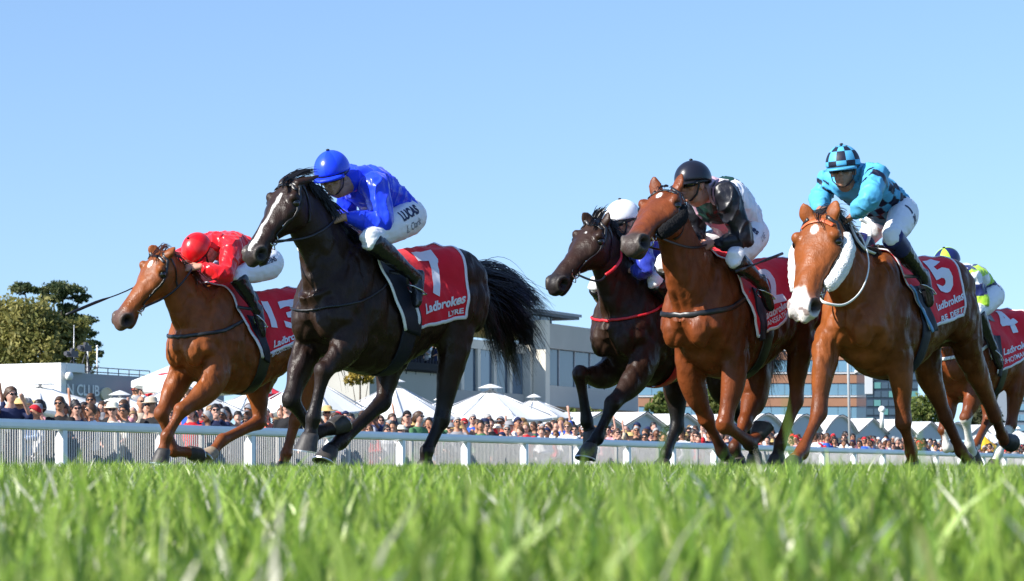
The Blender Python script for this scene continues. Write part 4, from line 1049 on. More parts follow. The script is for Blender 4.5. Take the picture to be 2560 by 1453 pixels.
def tail(h, tips, m, n=260, seed=1, r=.0034, mid=(0, 0, .10), spread=.03, root=((-1.19, 0, 1.40), (-1.26, 0, 1.30), (-1.28, 0, 1.20)), locks=30):
    me = strands(root, tips, n, seed, r, 9, spread, .04, mid, locks); tag(link('tail', me, h['o'], m), kind='stuff')
def mane(h, m, n=700, length=.15, seed=2, lift=.1, left=.6, fore=1.0, back=.5, sweep=None):
    """short hair lying along the crest in locks, and a forelock"""
    rnd = random.Random(seed); mb = MB(); H = h['H']; bv = h['bvh']; wth = np.array((.02, 0, 1.56)); top = H(-.02, -.02, 0); LK = []
    for i in range(34):
        t = (i+rnd.random())/34; sd = 1 if rnd.random() < left else -1; LK.append((t, sd, length*rnd.uniform(.7, 1.15), rnd.gauss(back, .15), rnd.random()*lift))
    for i in range(n):
        t, sd, ln, bk, lf = LK[rnd.randrange(34)]; t = min(max(t+rnd.gauss(0, .012), 0), 1)
        p = top*(1-t)+wth*t; hit = bv.ray_cast(Vector((p[0], rnd.gauss(0, .010), p[2]+.6)), Vector((0, 0, -1)))
        if hit[0] is None: continue
        a = np.array(hit[0])-np.array((0, 0, .006)); l2 = ln*rnd.uniform(.7, 1.05)
        e = a+np.array((-l2*bk+rnd.gauss(0, .012), sd*l2*.60+rnd.gauss(0, .012), -l2*(.55-1.3*lf)+rnd.gauss(0, .012))); mdl = (a+e)/2+np.array((0, sd*.02, .035+lf*.05))
        mb.tube([a*(1-s)**2+2*mdl*s*(1-s)+e*s*s for s in (0, .2, .4, .6, .8, 1)], [.0034, .0036, .0034, .003, .0022, .0008], 3)
    for i in range(int(90*fore)):
        c = rnd.randrange(5); a = H(-.015+rnd.gauss(0, .012), .0, rnd.gauss(0, .02)); e = H(.10+.02*c+rnd.gauss(0, .012), .012+.006*c, -.03+.018*c+rnd.gauss(0, .012)); mdl = (a+e)/2+h['dor']*.03
        if sweep is not None and c < 4: e = a+np.array(sweep)*rnd.uniform(.7, 1.1)+np.array([rnd.gauss(0, .012) for _ in range(3)]); mdl = (a+e)/2+np.array((0, 0, .035))
        mb.tube([a*(1-s)**2+2*mdl*s*(1-s)+e*s*s for s in (0, .25, .5, .75, 1)], [.0034, .0034, .003, .002, .0008], 3)
    tag(link('mane', mb.mesh('mane', False), h['o'], m), kind='stuff')

BLK = hair_mat('black_hair', (.008, .0065, .006)); CHS = hair_mat('chestnut_hair', (.10, .03, .012)); BRN = hair_mat('dark_hair', (.012, .009, .008))
LB = 'Ladbrokes'
if 'B' in HS:
    h = HS['B']; headstall(h, M_BLACK_STRAP)
    cloth(h, (-.20, -.84), (1040, 819), (1160, 792), [('number', '7', (1070, 738), (1124, 738), .42, 0, .018), ('brand_lettering', LB, (1056, 783), (1154, 758), .082, .15, .004), ('horse_name', 'LYRE', (1112, 790), (1153, 782), .046, 0, .002)])
    saddle(h, pad=(.05, -.22, (1003, 812), (1046, 822), 14, M_WHITE_STRAP)); girth_band(h, -.24, .15, M_NAVY_PAD)
    breastplate(h, 1.02, M_BLACK_STRAP, .014)
    rein(h, JK['B']['j']['handL'], 1); rein(h, JK['B']['j']['handR'], -1); stirrup(h, JK['B'])
    P = h['fr'].p
    tail(h, [P(1362, 770, -.05), P(1385, 815, 0), P(1378, 890, .05), P(1350, 950, .05), P(1310, 975, 0), P(1265, 950, .05), P(1222, 870, .05)], BLK, 2600, mid=(-.06, 0, .22), spread=.045, r=.0032, locks=70)
    mane(h, BLK, 1000, .17, lift=.25, left=.9, sweep=(-.16, .06, .05))
if 'A' in HS:
    h = HS['A']; headstall(h, M_BLACK_STRAP)
    cloth(h, (.13, -.80), (652, 890), (758, 842), [('number', '13', (672, 818), (756, 822), .32, 0, .014), ('brand_lettering', LB, (680, 868), (754, 838), .07, .15, .003), ('horse_name', 'BROOKLYN HUSTLE', (674, 889), (755, 853), .042, 0, .001)], seed=2)
    saddle(h, pad=(-.06, -.20, (655, 889), (671, 893), 58)); girth_band(h, -.24, .12, M_BLACK_STRAP); breastplate(h, 1.06, M_BLACK_STRAP, .03)
    rein(h, JK['A']['j']['handL'], 1); rein(h, JK['A']['j']['handR'], -1); stirrup(h, JK['A'])
    tail(h, [(-1.75, 0, 1.05), (-1.65, .05, .8), (-1.5, 0, .7)], CHS, 200); mane(h, CHS, 600, .12, left=.5, sweep=(-.08, .0, .03), fore=.4)
if 'C' in HS:
    h = HS['C']; headstall(h, M_BLACK_STRAP)
    cloth(h, (.06, -.82), (1760, 860), (1850, 830), [], seed=3); saddle(h); girth_band(h, -.14, .10, M_RED_STRAP)
    breastplate(h, 1.08, M_RED_STRAP, .02, z0=1.36)
    rein(h, h['fr'].p(1514, 688, .12), 1); pxtube(h, 'rein', [(1514, 688, .12), (1535, 672, .15), (1552, 648, .14), (1553, 628, .10)], .012, M_RED_STRAP, flat=.5); stirrup(h, JK['C'])
    P = h['fr'].p
    tail(h, [P(1960, 905, 0), P(1985, 950, 0), P(1980, 1000, 0), P(1950, 1030, 0), P(1915, 1020, 0)], BLK, 800, mid=(-.05, 0, .15), spread=.03); mane(h, BLK, 700, .14, lift=.3, sweep=(-.05, .03, .07))
if 'D' in HS:
    h = HS['D']; headstall(h, M_BLACK_STRAP, noseband=False)
    for s_ in (1, -1): fleece(h, s_, [(.16, -.10, .115), (.28, -.12, .135), (.42, -.12, .12), (.55, -.115, .10), (.64, -.11, .085)], .045, M_BLACK_FLEECE)
    cloth(h, (.20, -.80), (1890, 838), (1962, 795), [('number', '2', (1915, 760), (1955, 752), .34, 0, .02), ('brand_lettering', LB, (1905, 800), (1962, 768), .07, .15, .003), ('horse_name', 'HANSEATIC', (1903, 818), (1958, 786), .042, 0, .001)], seed=4)
    saddle(h, pad=(-.06, -.20, (1890, 838), (1905, 832), 58)); girth_band(h, -.24, .12, M_BLACK_STRAP); breastplate(h, 1.04, M_BLACK_STRAP, .036)
    rein(h, JK['D']['j']['handL'], 1); rein(h, JK['D']['j']['handR'], -1); stirrup(h, JK['D'])
    tail(h, [(-1.6, 0, 1.0), (-1.5, .05, .75), (-1.4, 0, .65)], BLK, 200); mane(h, BRN, 500, .10, left=.2, fore=.12)
if 'E' in HS:
    h = HS['E']; headstall(h, M_BLACK_STRAP, browmat=M_ORANGE_STRAP)
    for s_ in (1, -1): fleece(h, s_, [(.14, -.10, .13), (.26, -.12, .148), (.40, -.13, .138), (.55, -.125, .115), (.66, -.11, .09)], .052, M_FLEECE)
    cloth(h, (.08, -.80), (2320, 818), (2405, 787), [('number', '5', (2343, 735), (2380, 728), .30, 0, .018), ('brand_lettering', LB, (2338, 778), (2400, 752), .075, .15, .003), ('horse_name', 'RE DEBT', (2345, 803), (2402, 780), .05, 0, .002)], seed=5)
    saddle(h, pad=(-.06, -.20, (2320, 818), (2338, 812), 55, mat('pale_blue_edge', (.12, .30, .55), .5, .4))); girth_band(h, -.24, .13, M_NAVY_PAD); stirrup(h, JK['E'])
    pxtube(h, 'rein', [(2046, 742, .09), (2062, 757, .16), (2110, 762, .24), (2152, 728, .28), (2172, 668, .27), (2160, 606, .20), (2126, 552, .10)], .010, M_WHITE_STRAP, flat=.5)
    pxtube(h, 'rein', [(2124, 558, .09), (2142, 598, .16), (2165, 624, .22), (2187, 634, .24)], .013, M_WHITE_STRAP, flat=.5)
    pxtube(h, 'rein', [(2150, 548, .08), (2172, 562, .12), (2174, 588, .15), (2164, 614, .18)], .012, M_WHITE_STRAP, flat=.5)
    pxtube(h, 'rein', [(2100, 560, .09), (2120, 620, .16), (2105, 690, .17), (2070, 728, .13)], .012, M_WHITE_STRAP, flat=.5)
    pxtube(h, 'rein', [(1985, 735, -.08), (2000, 700, -.2), (2030, 620, -.22), (2052, 532, -.08)], .010, M_WHITE_STRAP, flat=.5)
    tail(h, [(-1.42, -.05, .95), (-1.36, .0, .75), (-1.3, -.1, .8)], CHS, 160, mid=(-.08, 0, 0)); mane(h, BRN, 1000, .17, lift=.5, left=.9, sweep=(-.10, .10, .03), fore=.35)
if 'F' in HS:
    h = HS['F']; headstall(h, M_BLACK_STRAP)
    cloth(h, (.06, -.85), (2490, 930), (2562, 890), [('number', '4', (2508, 836), (2545, 832), .30, 0, .016), ('brand_lettering', LB, (2503, 888), (2568, 866), .085, .15, .003), ('horse_name', 'SHOTMAKER', (2505, 908), (2566, 884), .055, 0, .001)], seed=6)
    saddle(h, pad=(-.06, -.20, (2488, 930), (2498, 927), 58)); girth_band(h, -.24, .12, M_BLACK_STRAP); breastplate(h, 1.02, M_WHITE_STRAP, .03)
    rein(h, JK['F']['j']['handL'], 1); stirrup(h, JK['F']); tail(h, [(-1.7, 0, 1.0), (-1.5, .05, .75), (-1.4, 0, .65)], BLK, 120); mane(h, BLK, 200, .12)

if 'B' in JK:
    leg_print(JK['B'], 'LUCAS', .080, .40, 0, 0, M_PRINT_NAVY, bold=.004, yoff=.03); leg_print(JK['B'], 'L Oark', .075, .36, 0, 0, M_PRINT_GREY, yoff=-.06, rot=.06)
if 'A' in JK: leg_print(JK['A'], 'B.MERTENS', .055, .55, 0, 0, M_PRINT_NAVY, bold=.002, yoff=.03)
if 'D' in JK: leg_print(JK['D'], 'LIVE', .06, .22, 0, 0, M_PRINT_GREY, yoff=-.01); leg_print(JK['D'], 'cit', .065, .32, 0, 0, M_PRINT_NAVY, bold=.004, yoff=.06)
if 'E' in JK: leg_print(JK['E'], 'IN.', .075, .32, 0, 0, M_PRINT_NAVY, bold=.004, yoff=-.03); leg_print(JK['E'], 'JJ', .06, .28, 0, 0, M_PRINT_NAVY, bold=.003, yoff=.055)

def whip(h, pts, label, rs):
    P = np.array([h['fr'].p(*q) for q in pts]); b = MB(); base = P[0]; b.tube(crom(P-base, 4), list(np.interp(np.linspace(0, 1, (len(P)-1)*4+1), [0, .5, .62, 1], rs)), 8)
    o = link('whip', b.mesh(), None, M_WHIP); o.matrix_world = h['fr'].M @ Matrix.Translation(Vector(base)); o['label'] = label; o['category'] = 'whip'
    g = MB(); d = unit(P[1]-P[0]); g.tube([-d*.02, d*.10], .010, 8); link('grip', g.mesh(), o, M_BLACK_STRAP)
if 'A' in HS: whip(HS['A'], [(425, 672, -.16), (315, 728, -.26), (240, 756, -.31), (165, 788, -.36)], 'black whip held out ahead of the left chestnut by the jockey in red', [.005, .005, .012, .012])
if 'D' in HS: whip(HS['D'], [(1843, 678, .36), (1900, 656, .37), (1956, 634, .38)], 'black whip sticking back past the boot of the black capped jockey', [.006, .007, .010, .010])
# ------------------------------------------------------------------ the running rail, fence and apron: axes along (D) and across (N, towards the track) the rail
TANR = (4400.0-PX)/F_PX; D = np.array((sin(math.atan(TANR)), cos(math.atan(TANR)))); NV = np.array((D[1], -D[0])); X0 = -25.3
def rail_xy(Y, n=0.0):
    p = np.array((X0+TANR*Y, Y))+NV*n; return p
def s_at(px, n=0.0):
    """Y of the rail foot point whose offset n appears in photo column px"""
    # (X0 + T*Y + NV.x n) = (px-PX)/F * (Y + NV.y n)
    k = (px-PX)/F_PX; return (k*NV[1]*n-X0-NV[0]*n)/(TANR-k)
def oriented(o, p, z=0.0):
    o.matrix_world = Matrix(((D[0], -NV[0], 0, p[0]), (D[1], -NV[1], 0, p[1]), (0, 0, 1, z), (0, 0, 0, 1))); return o   # local x along the rail, y away from the track
M_RAIL = mat('white_rail_plastic', (.83, .83, .79), .35, .45, var=(3, .05), bump=(60, .1, .003))
M_RAIL_POST = mat('white_post', (.80, .81, .82), .4, .4, var=(6, .06))
M_ALU_BAR = mat('grey_bar', (.47, .46, .44), .45, .4)
M_APRON = mat('apron_concrete', (.065, .06, .055), .9, .2, var=(.8, .2), bump=(20, .3, .02))
Y0, DY, NPOST = 36.04-2.25*4, 2.25, 30
p0 = rail_xy(Y0); LEN = DY/D[1]
rail = oriented(link('running_rail', None), p0, -.28)
tag(rail, 'white plastic running rail on slanted posts between the horses and the crowd', 'running rail')
mb = MB(); prof = [(-.06, .98), (-.07, 1.01), (-.068, 1.062), (-.04, 1.112), (.04, 1.112), (.068, 1.062), (.07, 1.01), (.055, .972), (0, .962)]
L_ALL = LEN*(NPOST-1)+1; n = len(prof)
xs_ = [-1+i*(L_ALL+1)/60 for i in range(61)]
mb.add([(x, a, b) for x in xs_ for a, b in prof], [(i*n+k, (i+1)*n+k, (i+1)*n+(k+1) % n, i*n+(k+1) % n) for i in range(60) for k in range(n)]+[tuple(range(n)), tuple(60*n+k for k in range(n))[::-1]])
link('top_rail', mb.mesh('top_rail', False), rail, M_RAIL)
mb = MB(); pf = [(.10, 0), (-.05, 0), (-.045, .968), (.03, .968), (.10, .86)]
mb.add([(x, a, b) for x in (-.055, .055) for a, b in pf], [(0, 1, 2, 3, 4)[::-1], (5, 6, 7, 8, 9)]+[(k, (k+1) % 5, 5+(k+1) % 5, 5+k) for k in range(5)])
post_me = mb.mesh('post', False)
for i in range(NPOST):
    o = link('post', post_me, rail, M_RAIL_POST if i == 0 else None); o.location = (i*LEN, 0, 0)

FN = -1.9
fence = oriented(link('bar_fence', None), rail_xy(Y0-3, FN), -.34); tag(fence, 'grey vertical bar fence standing along the front of the crowd', 'fence')
FL = 80; mb = MB(); rndf = random.Random(4)
for i in range(int(FL/.062)):
    x = i*.062; mb.box(x-.011, -.006, .06, x+.011, .006, 1.15)
tag(link('bars', mb.mesh('bars', False), fence, M_ALU_BAR), kind='stuff')
for z in (.08, 1.13):
    mb = MB(); mb.box(-.1, -.014, z-.012, FL+.1, .014, z+.012); link('fence_rail', mb.mesh('fence_rail', False), fence, M_ALU_BAR)
mb = MB(); mb.box(-.03, -.03, 0, .03, .03, 1.16); fp = mb.mesh('fence_post', False)
for i in range(int(FL/2.48)+1):
    o = link('fence_post', fp, fence, M_ALU_BAR if i == 0 else None); o.location = (i*2.48+.031, 0, 0)
# concrete apron on which the crowd stands
a, b, c_, d_ = rail_xy(20, -1.2), rail_xy(150, -1.2), rail_xy(150, -60), rail_xy(20, -60)
mb = MB(); mb.add([(a[0], a[1], -.276), (b[0], b[1], -.276), (c_[0], c_[1], -.276), (d_[0], d_[1], -.276)], [(0, 1, 2, 3)]); tag(link('pavement', mb.mesh('pavement', False), None, M_APRON), kind='structure')
# ------------------------------------------------------------------ spectators
SKINS = {'fair': (.56, .31, .23), 'tanned': (.43, .21, .13), 'brown': (.19, .085, .05)}
M_SP = {k: mat('skin_'+k, v, .55, .3, var=(30, .1)) for k, v in SKINS.items()}
CLOTH = {'white': (.74, .74, .75), 'navy': (.018, .025, .07), 'black': (.015, .015, .017), 'pale blue': (.36, .48, .68), 'grey': (.24, .24, .26), 'pink': (.66, .30, .34), 'red': (.55, .02, .03),
         'beige': (.52, .43, .32), 'royal blue': (.03, .10, .45), 'green': (.06, .16, .07), 'coral': (.68, .16, .10), 'cream': (.70, .65, .52)}
M_CL = {k: mat('cloth_'+k.replace(' ', '_'), v, .8, .2, bump=(14, .4, .015)) for k, v in CLOTH.items()}
M_HR = {'dark': mat('hair_dark', (.012, .009, .008), .5, .4, bump=(60, .6, .006)), 'brown': mat('hair_brown', (.06, .03, .015), .5, .4, bump=(60, .6, .006)), 'blonde': mat('hair_blonde', (.22, .13, .055), .5, .4, bump=(60, .6, .006)), 'grey': mat('hair_grey', (.30, .29, .28), .6, .3, bump=(60, .6, .006))}
M_SHADE = mat('dark_sunglasses', (.006, .006, .008), .15, .6); M_STRAW = mat('straw', (.58, .40, .16), .8, .2, bump=(50, .5, .006)); M_TROUS = mat('dark_trousers', (.03, .03, .04), .8, .2)

def sp_body(pose, stout):
    b = MB(); k = stout; s = (0, 1, 0)
    for sg in (-1, 1):
        b.loft([((0, sg*.09, .90), .085, .085, .085), ((0, sg*.10, .50), .06, .06, .06), ((0, sg*.10, .10), .045, .045, .045), ((.05, sg*.10, .04), .05, .05, .045)], n=8, sub=2)
    b.loft([((0, 0, .88), .10*k, .11*k, .16*k), ((0, 0, 1.10), .10*k, .10*k, .15*k), ((-.01, 0, 1.32), .11, .11, .18), ((-.01, 0, 1.44), .06, .07, .10), ((0, 0, 1.54), .052, .052, .052)], n=12, sub=2)
    b.ball((.012, 0, 1.645), (.098, .076, .118), 14, 10); b.ball((.05, 0, 1.585), (.05, .05, .05), 10, 8)
    b.loft([((.10, 0, 1.66), .009, .009, .009), ((.122, 0, 1.625), .014, .014, .014)], n=8, sub=1)
    for sg in (-1, 1): b.ball((.0, sg*.078, 1.635), (.02, .012, .033), 8, 6)
    arms = {}
    for sg, nm in ((1, 'L'), (-1, 'R')):
        q = pose[nm]; sh = np.array((-.01, sg*.19, 1.40)); el = np.array(q[0])*np.array((1, sg, 1)); ha = np.array(q[1])*np.array((1, sg, 1)); arms[nm] = (sh, el, ha); dd = unit(ha-el)
        b.loft([(sh, .05, .05, .05), (el, .038, .038, .038), (ha, .028, .028, .028)], n=8, sub=2, side=(.4, 1, .3))
        b.loft([(ha, .026, .026, .030), (ha+dd*.07, .020, .020, .042), (ha+dd*.12, .014, .014, .036)], n=8, sub=2, side=(.4, 1, .3))
    me = fuse(b, .017, 2, .5, 'spectator')
    V = coords(me); N_ = normals(me); dis = np.zeros(len(V))
    for sg in (-1, 1): dis -= .012*np.clip(1-(np.linalg.norm(V-np.array((.105, sg*.033, 1.665)), axis=1)/.024)**2, 0, 1)
    dis -= .006*((np.abs(V[:, 2]-1.585) < .008) & (V[:, 0] > .08) & (np.abs(V[:, 1]) < .03)); set_coords(me, V+N_*dis[:, None])
    c = MB(); c.loft([((0, 0, .84), .125*k, .135*k, .185*k), ((0, 0, 1.10), .125*k, .125*k, .18*k), ((-.01, 0, 1.32), .135, .135, .20), ((-.01, 0, 1.43), .085, .09, .135), ((0, 0, 1.475), .06, .06, .066)], n=14, sub=2)
    for nm in 'LR':
        sh, el, ha = arms[nm]; end = el*.75+ha*.25 if pose.get('short') else el*.12+ha*.88
        c.loft([(sh, .072, .072, .072), (sh*.4+el*.6, .06, .06, .06), (el, .055, .055, .055), (end, .047, .047, .047)], n=10, sub=2, side=(.4, 1, .3))
    cl = fuse(c, .022, 2, .5, 'shirt'); V = coords(cl); set_coords(cl, V+normals(cl)*(fbm(V, 9, int(k*100), 2)*.012)[:, None])
    t = MB()
    for sg in (-1, 1): t.loft([((0, sg*.085, .92), .11, .12, .10), ((0, sg*.10, .5), .08, .08, .08), ((0, sg*.10, .08), .07, .075, .07)], n=8, sub=1)
    return me, cl, t.mesh('trousers')
POSES = [dict(L=((-.03, .25, 1.12), (.12, .24, .92)), R=((-.03, .25, 1.12), (.10, .22, .90))), dict(L=((.05, .27, 1.13), (.26, .05, 1.10)), R=((.05, .27, 1.13), (.28, .08, 1.14))),
         dict(L=((.12, .27, 1.30), (.22, .10, 1.58)), R=((-.02, .25, 1.12), (.15, .2, .95)), short=True), dict(L=((.10, .24, 1.62), (.12, .20, 1.92)), R=((-.02, .25, 1.12), (.15, .2, .95)), short=True),
         dict(L=((.14, .25, 1.18), (.36, .16, 1.08)), R=((.14, .25, 1.18), (.36, .16, 1.06)), short=True), dict(L=((.10, .24, 1.28), (.20, .05, 1.50)), R=((.10, .24, 1.28), (.20, .04, 1.50)))]
BODIES = [sp_body(p, k) for p, k in zip(POSES+POSES[:2], (1, 1.12, .92, 1.0, 1.08, .95, .88, 1.25))]
POSE_WORD = ['', 'folded arms', 'shading eyes', 'arm raised', 'leaning forward', 'holding phone', '', 'folded arms']
def shell(rx, ry, rz, cz, lo, back=0.0, wav=.0, seed=0):
    b = MB(); n, m = 18, 8; vs = [(0, 0, rz)]
    for i in range(1, m+1):
        for k in range(n):
            q = 2*pi*k/n; pm = pi/2+lo*(.5-.5*cos(q))-(.58 if cos(q) > 0 else 0)*max(0, cos(q))**.6; p = pm*i/m
            vs.append((rx*sin(p)*cos(q)-back*(1-cos(p)), ry*sin(p)*sin(q), rz*cos(p)))
    fs = [(0, 1+k, 1+(k+1) % n) for k in range(n)]+[(1+i*n+k, 1+(i+1)*n+k, 1+(i+1)*n+(k+1) % n, 1+i*n+(k+1) % n) for i in range(m-1) for k in range(n)]
    b.add(vs, fs); me = b.mesh('hair'); V = coords(me)+np.array((.008, 0, cz))
    if wav: V = V+(V-V.mean(0))*(fbm(V, 18, seed, 2)*wav)[:, None]
    set_coords(me, V); return me
HAIR_SHORT = shell(.112, .092, .128, 1.655, .75, 0, .12, 1); HAIR_LONG = shell(.118, .105, .130, 1.655, 1.5, .03, .15, 2); HAIR_BUN = shell(.115, .098, .128, 1.655, .95, .01, .1, 3)
CAP = shell(.120, .100, .128, 1.675, .18, 0, 0)
bm_ = MB(); bm_.add([tuple(v) for v in coords(CAP)], [list(p.vertices) for p in CAP.polygons]); pk = [(.10+.075*cos(a), .085*sin(a), 1.690-.012*cos(a)) for a in np.linspace(-pi/2, pi/2, 9)]; bm_.add(pk+[(p[0], p[1], p[2]-.012) for p in pk], [tuple(range(9)), tuple(range(9, 18))[::-1]]+[(i, i+1, i+10, i+9) for i in range(8)]); CAP = bm_.mesh('cap')
def brim_hat(r, crown):
    b = MB(); n = 20; prof = [(.0, crown), (.07, crown-.004), (.098, crown-.03), (.108, .015), (r*.8, 0.0), (r, .006), (r, -.004), (.105, -.008)]
    vs = [(p[0]*cos(2*pi*k/n)*1.08+.005, p[0]*sin(2*pi*k/n), 1.705+p[1]) for p in prof for k in range(n)]
    b.add(vs, [(i*n+k, (i+1)*n+k, (i+1)*n+(k+1) % n, i*n+(k+1) % n) for i in range(len(prof)-1) for k in range(n)]+[tuple(range(n))]); return b.mesh('hat')
HAT_WIDE, HAT_SMALL = brim_hat(.21, .10), brim_hat(.155, .10)
b = MB()
for sg in (-1, 1): b.ball((.106, sg*.034, 1.662), (.012, .029, .021), 10, 6)
b.box(.095, -.012, 1.663, .116, .012, 1.672)
for sg in (-1, 1): b.add([(.10, sg*.06, 1.668), (.0, sg*.083, 1.668), (.0, sg*.086, 1.676), (.10, sg*.064, 1.676)], [(0, 1, 2, 3)])
GLASSES = b.mesh('sunglasses')

rc = random.Random(77); N_SP = [0]
def set_mat(o, m):
    o.material_slots[0].link = 'OBJECT'; o.material_slots[0].material = m
for me in [x for t in BODIES for x in t]+[HAIR_SHORT, HAIR_LONG, HAIR_BUN, CAP, HAT_WIDE, HAT_SMALL, GLASSES]:
    me.materials.append(M_SHADE)
def child(name, me, p, m):
    o = bpy.data.objects.new(name, me); COL.objects.link(o); o.parent = p; set_mat(o, m); return o
def spectator(x, y, z, yaw, hgt, body, sk, cl, head, hcol, glasses, where, parts=True, tilt=0.0, group='spectators lining the rail'):
    me, sh, tr = BODIES[body]; s = hgt/1.765
    o = bpy.data.objects.new('person', me); COL.objects.link(o); set_mat(o, M_SP[sk]); o.location = (x, y, z); o.rotation_euler = (0, tilt, yaw); o.scale = (s, s, s)
    child('shirt', sh, o, M_CL[cl]); child('trousers', tr, o, M_TROUS)
    if head in ('short', 'long', 'tied'): child('hair', dict(short=HAIR_SHORT, long=HAIR_LONG, tied=HAIR_BUN)[head], o, M_HR[hcol]); hd = f'{head} {hcol} hair'
    elif head == 'bald': hd = 'bald head'
    elif head == 'cap': child('cap', CAP, o, M_CL[hcol]); hd = f'{hcol} cap'
    elif head == 'straw': child('hat', HAT_WIDE, o, M_STRAW); hd = 'wide straw hat'
    else: child('hat', HAT_SMALL, o, M_CL[hcol]); hd = f'{hcol} brimmed hat'
    if glasses: child('sunglasses', GLASSES, o, M_SHADE)
    pw = POSE_WORD[body]
    o['label'] = f"{cl} top, {hd}{', sunglasses' if glasses else ''}{', '+pw if pw else ''}, {where}"
    o['category'] = 'spectator'; o['group'] = group; N_SP[0] += 1; return o
ORD = ['first', 'second', 'third', 'fourth', 'fifth', 'sixth', 'seventh', 'eighth', 'ninth', 'tenth']
SEEN = set()
def choose(where, special=None):
    for _ in range(4000):
        body = rc.choice([0, 0, 1, 1, 4, 6, 7, 5, 2]) if rc.random() > .06 else 3
        sk = rc.choice(['fair', 'fair', 'fair', 'tanned', 'tanned', 'brown']); cl = rc.choice(['white', 'white', 'navy', 'navy', 'navy', 'black', 'black', 'black', 'pale blue', 'grey', 'pink', 'red', 'beige', 'royal blue', 'green', 'coral', 'cream'])
        r = rc.random()
        if r < .46: head, hc_ = 'short', rc.choice(['dark', 'dark', 'dark', 'brown', 'brown', 'grey'])
        elif r < .64: head, hc_ = 'long', rc.choice(['dark', 'brown', 'brown', 'blonde'])
        elif r < .70: head, hc_ = 'tied', rc.choice(['dark', 'brown', 'blonde'])
        elif r < .77: head, hc_ = 'bald', ''
        elif r < .88: head, hc_ = 'cap', rc.choice(['navy', 'black', 'white', 'red', 'grey'])
        elif r < .93: head, hc_ = 'straw', ''
        else: head, hc_ = 'hat', rc.choice(['black', 'navy', 'cream', 'grey', 'beige'])
        gl = rc.random() < .55; key = (where, POSE_WORD[body], cl, head, hc_, gl)
        if special: body, sk, cl, head, hc_, gl = special; break
        if key not in SEEN: SEEN.add(key); break
    return body, sk, cl, head, hc_, gl
special = {(0, 3): (0, 'tanned', 'white', 'cap', 'red', False)}
toward = math.atan2(NV[1], NV[0])
cand = []
for row, (n_, sp_) in enumerate(((-2.7, .46), (-3.3, .48), (-4.0, .52), (-4.8, .56))):
    Ya, Yb = s_at(-40, n_)-.3, s_at(2600, n_); q = Ya+row*.2-9
    while q < Yb:
        cand.append((q, row, n_+rc.uniform(-.18, .18))); q += sp_*D[1]*rc.uniform(.7, 1.3)*(1 if rc.random() > .05 else 1.8)
cand.sort(); far = []; i0 = [0, 0, 0, 0]
for q, row, n_ in cand:
    p = rail_xy(q, n_); px = PX+F_PX*p[0]/p[1]; bay = min(max(int((px)/2560*12), 0), 11)
    yaw = -pi/2-rc.uniform(-.45, .75)+rc.gauss(-.05, .3); hgt = rc.gauss(1.67, .085); z = -.46+row*.06+.006
    if N_SP[0] >= 262 or px < -40: far.append((p, z, yaw, hgt)); continue
    zone = ['at far left', 'before left chestnut', 'under left chestnut', 'beside black forelegs', 'under black horse', 'below black tail', 'left of dark bay', 'under dark bay', 'under bright bay', 'left of flagpole', 'right of flagpole', 'at far right'][bay]
    where = ['front row ', 'second row ', 'third row ', 'back row '][row]+zone
    body, sk, cl, head, hc_, gl = choose(where, special.get((row, i0[row]))); i0[row] += 1
    spectator(p[0], p[1], z, yaw, hgt, body, sk, cl, head, hc_, gl, where, tilt=rc.uniform(-.02, .08))
# beyond the three hundred nearest the crowd goes on as one mass
lb = MB()
lb.loft([((0, 0, .0), .10, .10, .16), ((0, 0, .8), .10, .10, .17), ((0, 0, 1.3), .12, .12, .21), ((-.01, 0, 1.45), .07, .08, .12)], n=8, sub=1, mi=0)
lb.loft([((0, 0, 1.4), .05, .05, .05), ((0, 0, 1.54), .05, .05, .05)], n=6, sub=1, mi=1); lb.ball((.01, 0, 1.645), (.097, .076, .115), 10, 7, mi=1); lb.ball((.115, 0, 1.63), (.018, .014, .02), 6, 4, mi=1)
for sg in (-1, 1): lb.loft([((0, sg*.2, 1.38), .055, .055, .055), ((.04, sg*.26, 1.12), .045, .045, .045), ((.24, sg*.12, 1.15), .035, .035, .035)], n=6, sub=1, mi=0); lb.ball((.106, sg*.034, 1.662), (.012, .029, .021), 6, 4, mi=3)
hv, hf = coords(HAIR_SHORT), [list(p.vertices) for p in HAIR_SHORT.polygons]; lb.add([tuple(v) for v in hv], hf, 2)
LV = np.array(lb.v); cm = MB(); cmats = [M_CL[k] for k in CLOTH]+[M_SP[k] for k in SKINS]+[M_HR['dark'], M_HR['brown'], M_HR['grey'], M_CL['navy'], M_CL['red'], M_CL['white'], M_SHADE]
for p, z, yaw, hgt in far:
    s = hgt/1.765; c_, s_ = cos(yaw), sin(yaw); V = LV*s; V = np.stack([V[:, 0]*c_-V[:, 1]*s_+p[0], V[:, 0]*s_+V[:, 1]*c_+p[1], V[:, 2]+z], 1)
    pick_ = [rc.choice([0, 0, 0, 1, 1, 2, 2, 3, 4, 5, 6, 7, 8, 11]), 12+rc.choice([0, 0, 1, 1, 2]), 15+rc.choice([0, 0, 0, 1, 1, 2, 3, 4, 5]), 21]
    b0 = len(cm.v); cm.v.extend(map(tuple, V)); cm.f.extend([[i+b0 for i in f] for f in lb.f]); cm.mi.extend([pick_[m] for m in lb.mi])
tag(link('crowd', cm.mesh('crowd'), None, cmats), kind='stuff')
